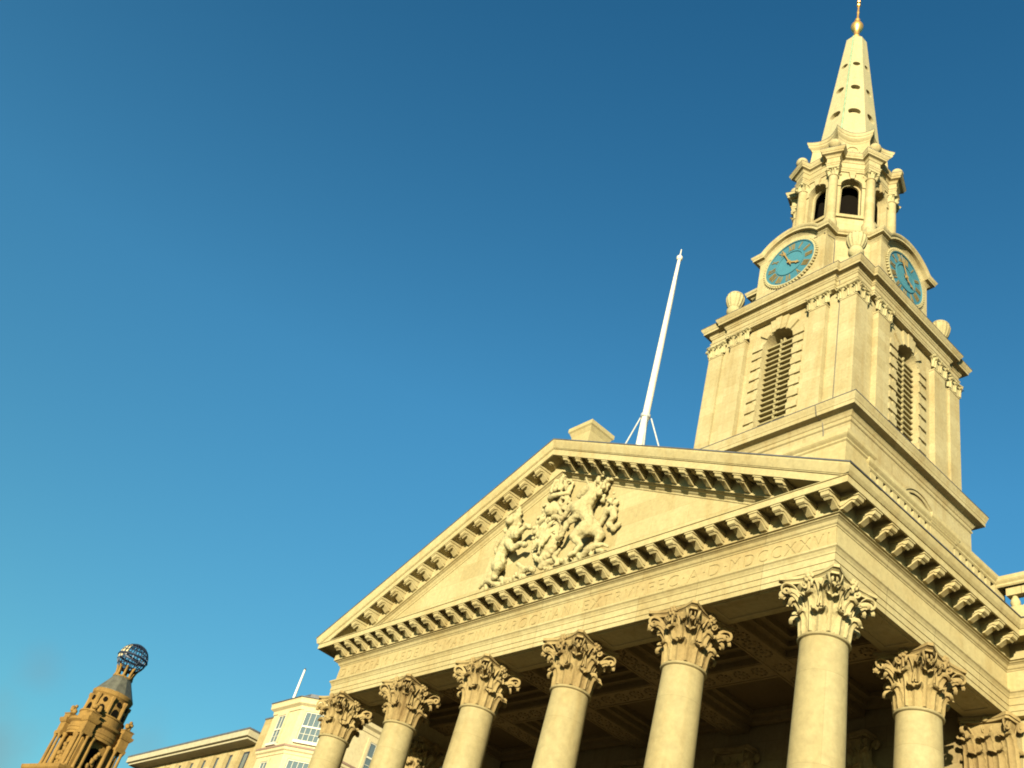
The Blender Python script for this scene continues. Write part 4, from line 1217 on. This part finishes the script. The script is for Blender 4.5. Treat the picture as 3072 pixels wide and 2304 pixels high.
ld.grid(rows, True); ld.build('lead_flashing', 'lead', drum)

# spire
def srad(z): return 1.50 - .0935 * (z - 32.7)
sp = MB()
zb, zt = 32.65, 42.75
for k in range(8):
    c8 = math.cos(PI / 8); t8 = math.tan(PI / 8)
    a = VA[k] + PI / 8; n = (math.cos(a), math.sin(a)); t = (-math.sin(a), math.cos(a))
    def f(u, v, d, n=n, t=t):
        ap = srad(v) * c8 - d
        return (CX + n[0] * ap + t[0] * u, YT + n[1] * ap + t[1] * u, v + d * .09)
    h0, h1 = srad(zb) * c8 * t8, srad(zt) * c8 * t8
    holes = [[(r * math.cos(2 * PI * i / 20), z0 + r * math.sin(2 * PI * i / 20)) for i in range(20)] for z0, r in ((34.95, .30), (37.3, .235), (39.72, .19))]
    sp.holed([(-h0, zb), (h0, zb), (h1, zt), (-h1, zt)], holes, f, .22)
rt = srad(zt)
sp.grid([[(x, y, z) for x, y in octp(r)] for r, z in ((rt, zt), (rt * .95, zt + .03), (.30, 43.12), (.20, 43.25), (.1, 43.3))], True)
spire = sp.build('spire', 'spire', church)
sc_ = MB(); sc_.grid([[(x, y, z) for x, y in octp(srad(z) - .235)] for z in (32.7, 37.7, 42.6)], True); sc_.build('oculus_back', 'spire', spire)
# dwarf course where the spire starts
sb = MB(); sb.grid([[(x, y, z) for x, y in octp(r)] for r, z in ((1.62, 32.6), (1.62, 32.9), (1.50, 33.0), (1.45, 33.05))], True); sb.build('spire_base', 'spire', spire)
# green weathering line of the copper strap
cpm = MB()
for k in (2,):
    pts = [(CX + (srad(z) + .012) * math.cos(VA[k]), YT + (srad(z) + .012) * math.sin(VA[k]), z) for z in (32.95, 36, 39, 42.7)]
    cpm.tube(pts, .045, 6)
MAT['verdigris'] = plain('verdigris_strap', (.17, .24, .14), .8, 0, .3)
cpm.build('ridge_strap', 'verdigris', spire)
# gilded finial and vane
fi = MB()
fi.lathe([(.26, 43.2), (.28, 43.30), (.18, 43.42), (.12, 43.6), (.15, 43.95), (.17, 44.10), (.27, 44.22), (.33, 44.42), (.33, 44.58), (.26, 44.76), (.15, 44.88), (.11, 44.95), (.13, 45.12), (.15, 45.2), (.11, 45.32), (.055, 45.42), (.06, 45.9), (.085, 46.0), (.06, 46.1), (.045, 46.5)], 20, (CX, YT, 0))
fin = fi.build('spire_finial', 'gold', church, smooth=40)
va = MB()
va.tube([(CX, YT, 46.4), (CX, YT, 49.6)], [.05, .03], 8)
for z in (46.75, 47.1): va.lathe([(.04, -.09), (.1, -.05), (.12, 0), (.1, .05), (.04, .09)], 10, (CX, YT, z))
va.tube([(CX - .5, YT - .4, 47.6), (CX + .5, YT + .4, 47.6)], .03, 6)
q = [(CX - .9, 48.3), (CX - .5, 48.55), (CX + .4, 48.45), (CX + .9, 48.6), (CX + .9, 48.9), (CX - .2, 48.95), (CX - .6, 48.8)]
va.prism([(x, YT + (x - CX) * .5 - .02, z) for x, z in q], [(x, YT + (x - CX) * .5 + .02, z) for x, z in q])
for k in range(8):
    a = k * PI / 4; va.tube([(CX, YT, 49.6), (CX + .25 * math.cos(a) * .7, YT + .25 * math.cos(a) * .7, 49.6 + .25 * math.sin(a))], .02, 5)
va.build('weather_vane', 'gold', fin)
# lightning conductor down the front
lcx = MB()
def cab(pts): lcx.tube(pts, .022, 5)
cab([(CX + .75, YT - 1.86, 30.5), (CX + .72, YT - 1.80, 29.5), (CX + .74, YT - 1.86, 24.0)])
cab([(CX + 1.55, YT - 3.17, 23.4), (CX + 1.75, YT - 2.72, 23.3), (CX + 1.78, YT - 2.72, 20.3)])
cab([(CX + 2.60, YT - 3.78, 20.28), (CX + 2.60, YT - 3.8, 20.0), (CX + 2.64, YT - 3.42, 19.85), (CX + 2.66, YT - 3.34, 19.2), (CX + 2.66, YT - 3.34, 13.5)])
cab([(CX + 2.50, YT - 4.03, 13.33), (CX + 2.50, YT - 4.00, 13.2), (CX + 2.50, YT - 3.955, 13.0), (CX + 2.51, YT - 3.95, 12.92), (CX + 2.55, YT - 3.66, 12.85), (CX + 2.60, YT - 3.63, 12.4), (CX + 2.58, YT - 3.63, 8.0)])
lcx.build('lightning_conductor', 'cable', church)
# low roof of the nave
nr = MB()
for sgn in (-1, 1):
    xe = CX + sgn * 11.5
    a = [(CX, 6.7, 6.8), (xe, 6.7, 2.9), (xe, 39.6, 2.9), (CX, 39.6, 6.8)]
    nr.prism(a, [(x, y, z - .2) for x, y, z in a])
nr.build('nave_roof', 'lead', church)

# ------------------------------------------------------------------ flagpole on the portico ridge
FY = 1.9
pole = thing('flagpole', 'tall white bare flagpole with four stays on the church roof ridge', 'flagpole', (CX, FY, 7.2 + G), (CX, FY, 7.2))
MB().lathe([(.118, 7.15), (.113, 10.3), (.10, 13), (.078, 16), (.055, 17.52)], 20, (CX, FY, 0)).build('pole', 'white', pole, smooth=40)
MB().lathe([(.075, 17.5), (.105, 17.54), (.105, 17.64), (.06, 17.68), (.025, 17.7), (.014, 18.05), (.0, 18.07)], 14, (CX, FY, 0)).build('truck', 'white', pole, smooth=40)
MB().lathe([(.12, 10.25), (.155, 10.28), (.155, 10.38), (.12, 10.42)], 16, (CX, FY, 0)).build('collar', 'steel', pole, smooth=30)
MB().tube([(CX + .13, FY - .02, 8.0), (CX + .10, FY - .03, 13), (CX + .085, FY - .02, 17.5)], .008, 5).build('halyard', 'steel', pole)
for dx, dy in ((-1.5, -.35), (-.75, 1.25), (.75, 1.6), (1.1, -.6)):
    MB().tube([(CX + dx * .11, FY + dy * .11, 10.33), (CX + dx, FY + dy, 7.2 - SL * abs(dx))], .024, 8).build('stay', 'steel', pole, smooth=40)

# ------------------------------------------------------------------ cream corner building behind
HB = 23.07
cb = thing('cream_building', 'cream stuccoed corner building with sash windows and dark flat roof', 'building', (-49, 20, 0), (-49, 20, 0))
P = [(-51.6, 13.45), (-48.22, 13.45), (-46.25, 14.87), (-46.25, 40), (-51.6, 40)]
w_ = MB(); w_.plan(P, 0, HB - .4)
wallc = w_.build('wall', 'cream', cb)
cnm = MB()
cnm.sweep(P, [(-.2, HB - .66), (.06, HB - .66), (.08, HB - .44), (.27, HB - .31), (.29, HB - .09), (.33, HB), (-.3, HB + .04)], closed=True)
cnm.build('cornice', 'cream', cb)
bn = MB()
for z in (19.97, 16.66): bn.sweep(P, [(-.1, z - .38), (.05, z - .38), (.07, z - .22), (.17, z - .15), (.19, z), (-.1, z + .02)], closed=True)
bn.build('string_course', 'cream', cb)
bb = MB()
for z in (19.97, 16.66): bb.sweep(P, [(-.1, z + .022), (.21, z + .022), (.21, z + .15), (-.1, z + .19)], closed=True)
bb.build('string_course_flashing', 'brownband', cb)
rfm = MB(); rfm.plan([(-51.1, 13.8), (-48.36, 13.8), (-46.75, 15.05), (-46.75, 39.5), (-51.1, 39.5)], HB - .1, HB + .55); rfm.sweep(P, [(-.2, HB + .042), (.35, HB + .042), (.35, HB + .09), (-.2, HB + .1)], closed=True)
rfm.build('roof', 'lead', cb)
def sash(parent, p0, d, w, z0, h, cols, name='window'):
    """sash window on a wall through p0 (plan, its left end) running along unit d"""
    n = Vector((d.y, -d.x)); u = Vector((d.x, d.y))
    def P3(a, o, z): q = p0 + u * a + n * o; return (q.x, q.y, z)
    def bx(mb, a0, a1, o0, o1, z0_, z1_):
        mb.prism([P3(a0, o0, z0_), P3(a1, o0, z0_), P3(a1, o1, z0_), P3(a0, o1, z0_)], [P3(a0, o0, z1_), P3(a1, o0, z1_), P3(a1, o1, z1_), P3(a0, o1, z1_)])
    f = MB(); t = .05
    bx(f, 0, t, .0, .06, z0, z0 + h); bx(f, w - t, w, .0, .06, z0, z0 + h); bx(f, t, w - t, .0, .06, z0 + h - t, z0 + h); bx(f, t, w - t, .0, .07, z0 + h * .5 - .05, z0 + h * .5 + .05); bx(f, t, w - t, 0, .06, z0, z0 + t)
    for i in range(1, cols): a = w * i / cols; bx(f, a - .014, a + .014, .0, .045, z0 + t, z0 + h - t)
    for q in (.25,): bx(f, t, w - t, .0, .04, z0 + h * q - .012, z0 + h * q + .012)
    fo = f.build(name, 'sash', parent)
    gl = MB(); gl.add([P3(.02, .012, z0 + .02), P3(w - .02, .012, z0 + .02), P3(w - .02, .012, z0 + h - .02), P3(.02, .012, z0 + h - .02)], [(0, 1, 2, 3)]); gl.build('pane', 'glass', fo)
    sl = MB(); bx(sl, -.15, w + .15, -.02, .2, z0 - .18, z0 - .01); sl.build('sill', 'sash', fo)
    sr = MB(); bx(sr, -.22, -.02, -.02, .09, z0, z0 + h + .2); bx(sr, w + .02, w + .22, -.02, .09, z0, z0 + h + .2); bx(sr, -.02, w + .02, -.02, .09, z0 + h + .02, z0 + h + .2); sr.build('surround', 'cream', fo)
e1 = Vector((1, 0)); c0 = Vector((-48.22, 13.45)); e2 = (Vector((-46.25, 14.87)) - c0).normalized(); e3 = Vector((0, 1))
for z0, h in ((20.41, 1.82), (17.24, 1.97), (13.9, 2.04)):
    sash(cb, Vector((-50.72, 13.45)), e1, .91, z0, h, 2)
    sash(cb, c0 + e2 * .47, e2, 1.46, z0 + .07, h, 4)
    sash(cb, Vector((-46.25, 17.8)), e3, .98, z0 - .25, h, 2); sash(cb, Vector((-46.25, 20.8)), e3, .98, z0 - .25, h, 2)
rp = thing('flagpole', 'short white flagpole on the roof of the cream corner building', 'flagpole', (-50.95, 13.95, HB + .55), (-50.95, 13.95, HB + .55))
MB().lathe([(.085, HB + .55), (.075, HB + 1.7), (.06, HB + 2.7)], 12, (-50.95, 13.95, 0)).build('pole', 'white', rp, smooth=40)
MB().lathe([(.07, HB + 2.7), (.08, HB + 2.74), (.03, HB + 2.82)], 12, (-50.95, 13.95, 0)).build('truck', 'lead', rp, smooth=40)

# ------------------------------------------------------------------ stone office building with the deep flat eave
ob = thing('office_building', 'long stone office block with fins, slit windows and deep flat eave', 'building', (-62, 22, 0), (-62, 22, 0))
ow = MB()
X0, X1, Y0 = -74.2, -52.2, 14.7
ow.box(X0, X1, Y0, 36, 0, 21.55)
ow.box(-54.3, -51.7, 14.2, 35, 0, 22.8)
walo = ow.build('wall', 'office', ob)
x = -73.2
while x < -56.4:
    MB().box(x - .55, x + .40, Y0 - .34, Y0 + .02, 8, 21.05).build('fin', 'office', ob)
    wo_ = MB().box(x + .42, x + 1.12, Y0 - .015, Y0 + .04, 8, 21.0).build('window', 'glass', ob)
    wf = MB(); wf.box(x + .40, x + .45, Y0 - .06, Y0 - .0, 8, 21.0); wf.box(x + 1.09, x + 1.14, Y0 - .06, Y0, 8, 21.0); wf.box(x + .45, x + 1.09, Y0 - .06, Y0, 20.92, 21.0)
    for z in (19.2, 16.8, 14.4): wf.box(x + .45, x + 1.09, Y0 - .045, Y0, z, z + .09)
    wf.build('frame', 'bluesteel', wo_)
    x += 2.03
ev = MB(); ev.box(-75.2, -54.85, 13.6, 15.7, 21.58, 21.98); ev.box(-75, -55.05, 13.8, 15.7, 21.43, 21.58)
ev.build('eave', 'eave', ob)
er = MB(); er.box(-75.24, -54.81, 13.56, 36, 21.983, 22.1); er.build('roof', 'lead', ob)
MB().box(-54.35, -51.65, 14.15, 35, 22.803, 22.9).build('parapet_capping', 'lead', ob)

# ------------------------------------------------------------------ theatre tower with the open globe
TD = 181.0; TA = R(163.9)
tx_, ty_ = 10.78 + TD * math.cos(TA), -14.57 + TD * math.sin(TA)
tt = thing('theatre_tower', 'ornate ochre theatre tower topped by a dark openwork globe', 'tower', (tx_, ty_, 0), (0, 0, 0), rz=R(-90 + 163.9 - 90 + 27) + PI / 2)
H0 = 36.5
b_ = MB()
b_.box(-5.2, 5.2, -5.2, 5.2, 0, H0); b_.sweep([(-5.2, -5.2), (5.2, -5.2), (5.2, 5.2), (-5.2, 5.2)], [(-.3, H0 - 1.1), (.1, H0 - 1), (.5, H0 - .5), (.55, H0), (-.3, H0 + .1)], closed=True)
b_.build('base', 'terracotta', tt)
mid = MB()
mid.box(-3.0, 3.0, -3.0, 3.0, H0, 44.6)
mid.lathe([(4.05, 42.3), (4.05, 42.7), (4.15, 42.75), (4.15, 43.2), (4.25, 43.3), (4.25, 43.5), (4.1, 43.6), (4.1, 44.1), (4.5, 44.4), (4.6, 44.75), (3.7, 44.9), (3.6, 46.1), (3.75, 46.2), (3.75, 46.4), (3.3, 46.4)], 40, (0, 0, 0))
mid.build('columned_stage', 'terracotta', tt, smooth=30)
for k in range(4):
    a = k * PI / 2
    rot = Matrix.Rotation(a, 4, 'Z')
    # black arched panel painting a recess's shade, with a carved group, each side
    nb = MB(); lp = [(-1.1, 37.6), (1.1, 37.6)] + arc(0, 40.2, 1.1, 0, PI, 10)
    nb.prism([(u, -3.06, v) for u, v in lp], [(u, -2.9, v) for u, v in lp]); nb.xform(rot).build('niche_shade_panel', 'black', tt)
    for sx2 in (-1.55, 1.55):
        c = MB(); c.lathe([(.42, 37.2), (.42, 37.6), (.34, 37.8), (.33, 40), (.28, 41.8), (.42, 42.0), (.46, 42.3)], 12, (sx2, -3.6, 0)); c.box(sx2 - .6, sx2 + .6, -4.2, -2.9, H0, 37.25)
        c.xform(rot).build('column', 'terracotta', tt, smooth=40)
    g_ = MB()
    rr_ = random.Random(k)
    for i in range(16): g_.ball((rr_.uniform(-.7, .7), -3.45 + rr_.uniform(-.2, .2), 37.4 + 3.4 * (i / 16)), rr_.uniform(.22, .45), 8, 6)
    g_.xform(rot).build('statue_group', 'terracotta', tt, smooth=60)
    # corner pavilion
    cpv = MB(); c = 3.3; h = .8
    sqp = [(c - h, -c - h), (c + h, -c - h), (c + h, -c + h), (c - h, -c + h)]
    cpv.box(c - h, c + h, -c - h, -c + h, 42.2, 45.6); cpv.sweep(sqp, [(-.2, 44.0), (.1, 44.05), (.3, 44.4), (.35, 44.75), (-.2, 44.9)], closed=True)
    cpv.sweep(sqp, [(-.2, 42.1), (.12, 42.1), (.15, 42.6), (.02, 42.65), (-.2, 42.7)], closed=True)
    cpv.sweep(sqp, [(-.2, 45.4), (.06, 45.45), (.14, 45.6), (-.2, 45.75)], closed=True)
    for q in range(9): cpv.ball((c + rr_.uniform(-.45, .45), -c + rr_.uniform(-.45, .45), 45.7 + rr_.uniform(.1, 1.0)), rr_.uniform(.25, .42), 8, 6)
    cpv.ball((c, -c, 47.0), .3, 8, 6)
    cpv.xform(rot).build('corner_pavilion', 'terracotta', tt, smooth=35)
    for dx, dy in ((-.6, -.6), (.6, -.6), (.6, .6)):
        c2 = MB(); c2.lathe([(.32, 37), (.32, 37.4), (.27, 37.6), (.26, 40), (.22, 41.7), (.32, 41.9), (.36, 42.2)], 12, (c + dx, -c + dy, 0)); c2.xform(rot).build('column', 'terracotta', tt, smooth=40)
    pdm = MB(); pdm.box(c - 1.0, c + 1.0, -c - 1.0, -c + 1.0, H0, 37.1); pdm.xform(rot).build('pedestal', 'terracotta', tt)
dr = MB()
dr.lathe([(3.2, 45.0), (3.2, 46.3), (3.05, 46.5), (2.95, 49.2), (3.0, 49.3), (3.3, 49.6), (3.4, 50.1), (3.2, 50.3)], 32, (0, 0, 0))
for k in range(8):
    a = k * PI / 4 + PI / 8
    dr.lathe([(.5, 45.6), (.5, 46.4), (.38, 46.6), (.36, 48.6), (.5, 48.9), (.5, 49.3)], 8, (3.1 * math.cos(a), 3.1 * math.sin(a), 0))
dr.build('drum', 'terracotta', tt, smooth=30)
for k in range(8):
    a = k * PI / 4
    for z, r, hh in ((48.6, .34, 1.25), (46.9, .55, 1.6)):
        o = MB(); lp = [(r * math.cos(t * PI / 7), z + r * hh * math.sin(t * PI / 7)) for t in range(14)]
        o.prism([(u, -3.12, v) for u, v in lp], [(u, -2.7, v) for u, v in lp]); o.xform(Matrix.Rotation(a, 4, 'Z')).build('window', 'black', tt)
MB().lathe([(3.25, 50.2), (3.25, 50.35), (2.5, 51.6), (1.9, 52.6), (1.55, 53.3), (1.5, 53.35)], 12, (0, 0, 0)).build('roof', 'slate', tt, smooth=20)
fg = MB()
for k in range(8):
    a = k * PI / 4 + .2
    fg.tube([(1.45 * math.cos(a), 1.45 * math.sin(a), 53.2), (1.35 * math.cos(a), 1.35 * math.sin(a), 54.0), (1.5 * math.cos(a), 1.5 * math.sin(a), 54.7), (1.75 * math.cos(a), 1.75 * math.sin(a), 55.2)], [.26, .22, .2, .16], 8)
    fg.ball((1.45 * math.cos(a), 1.45 * math.sin(a), 54.9), .25, 8, 6)
fg.lathe([(1.6, 53.2), (1.7, 53.4), (1.4, 53.5)], 20, (0, 0, 0))
fg.build('figure_ring', 'terracotta', tt, smooth=50)
gl = MB(); GR = 2.42; GZ = 56.9
for k in range(12):
    a = k * PI / 12
    gl.tube([(GR * math.cos(t) * math.cos(a), GR * math.cos(t) * math.sin(a), GZ + GR * math.sin(t)) for t in [2 * PI * i / 40 for i in range(41)]], .075, 5, caps=False)
for q in range(-4, 5):
    t = q * PI / 10; r = GR * math.cos(t)
    gl.tube([(r * math.cos(2 * PI * i / 40), r * math.sin(2 * PI * i / 40), GZ + GR * math.sin(t)) for i in range(41)],   .085 if q else .2, 5, caps=False)
gl.tube([(GR * .98 * math.cos(t), GR * .98 * math.sin(t) * .92, GZ + GR * .98 * math.sin(t) * .38) for t in [2 * PI * i / 48 for i in range(49)]], .14, 5, caps=False)
globe = gl.build('globe', 'bluesteel', tt, smooth=50)
# solid land on the globe's western side
la = MB()
for a0, a1, t0, t1 in ((-3.65, -3.2, -.35, 1.0), (-3.08, -2.86, -.25, .95), (-2.74, -2.6, -.1, .75)):
    rows = [[(GR * 1.01 * math.cos(t) * math.cos(a), GR * 1.01 * math.cos(t) * math.sin(a), GZ + GR * 1.01 * math.sin(t)) for a in [a0 + (a1 - a0) * i / 8 + .05 * math.sin(j * 2.1) for i in range(9)]] for j, t in enumerate([t0 + (t1 - t0) * j / 8 for j in range(9)])]
    la.grid(rows); 
    la.grid([[tuple(c * .985 if n_ < 2 else GZ + (c - GZ) * .985 for n_, c in enumerate(p)) for p in r] for r in rows])
la.build('globe_land', 'cream', globe, smooth=60)
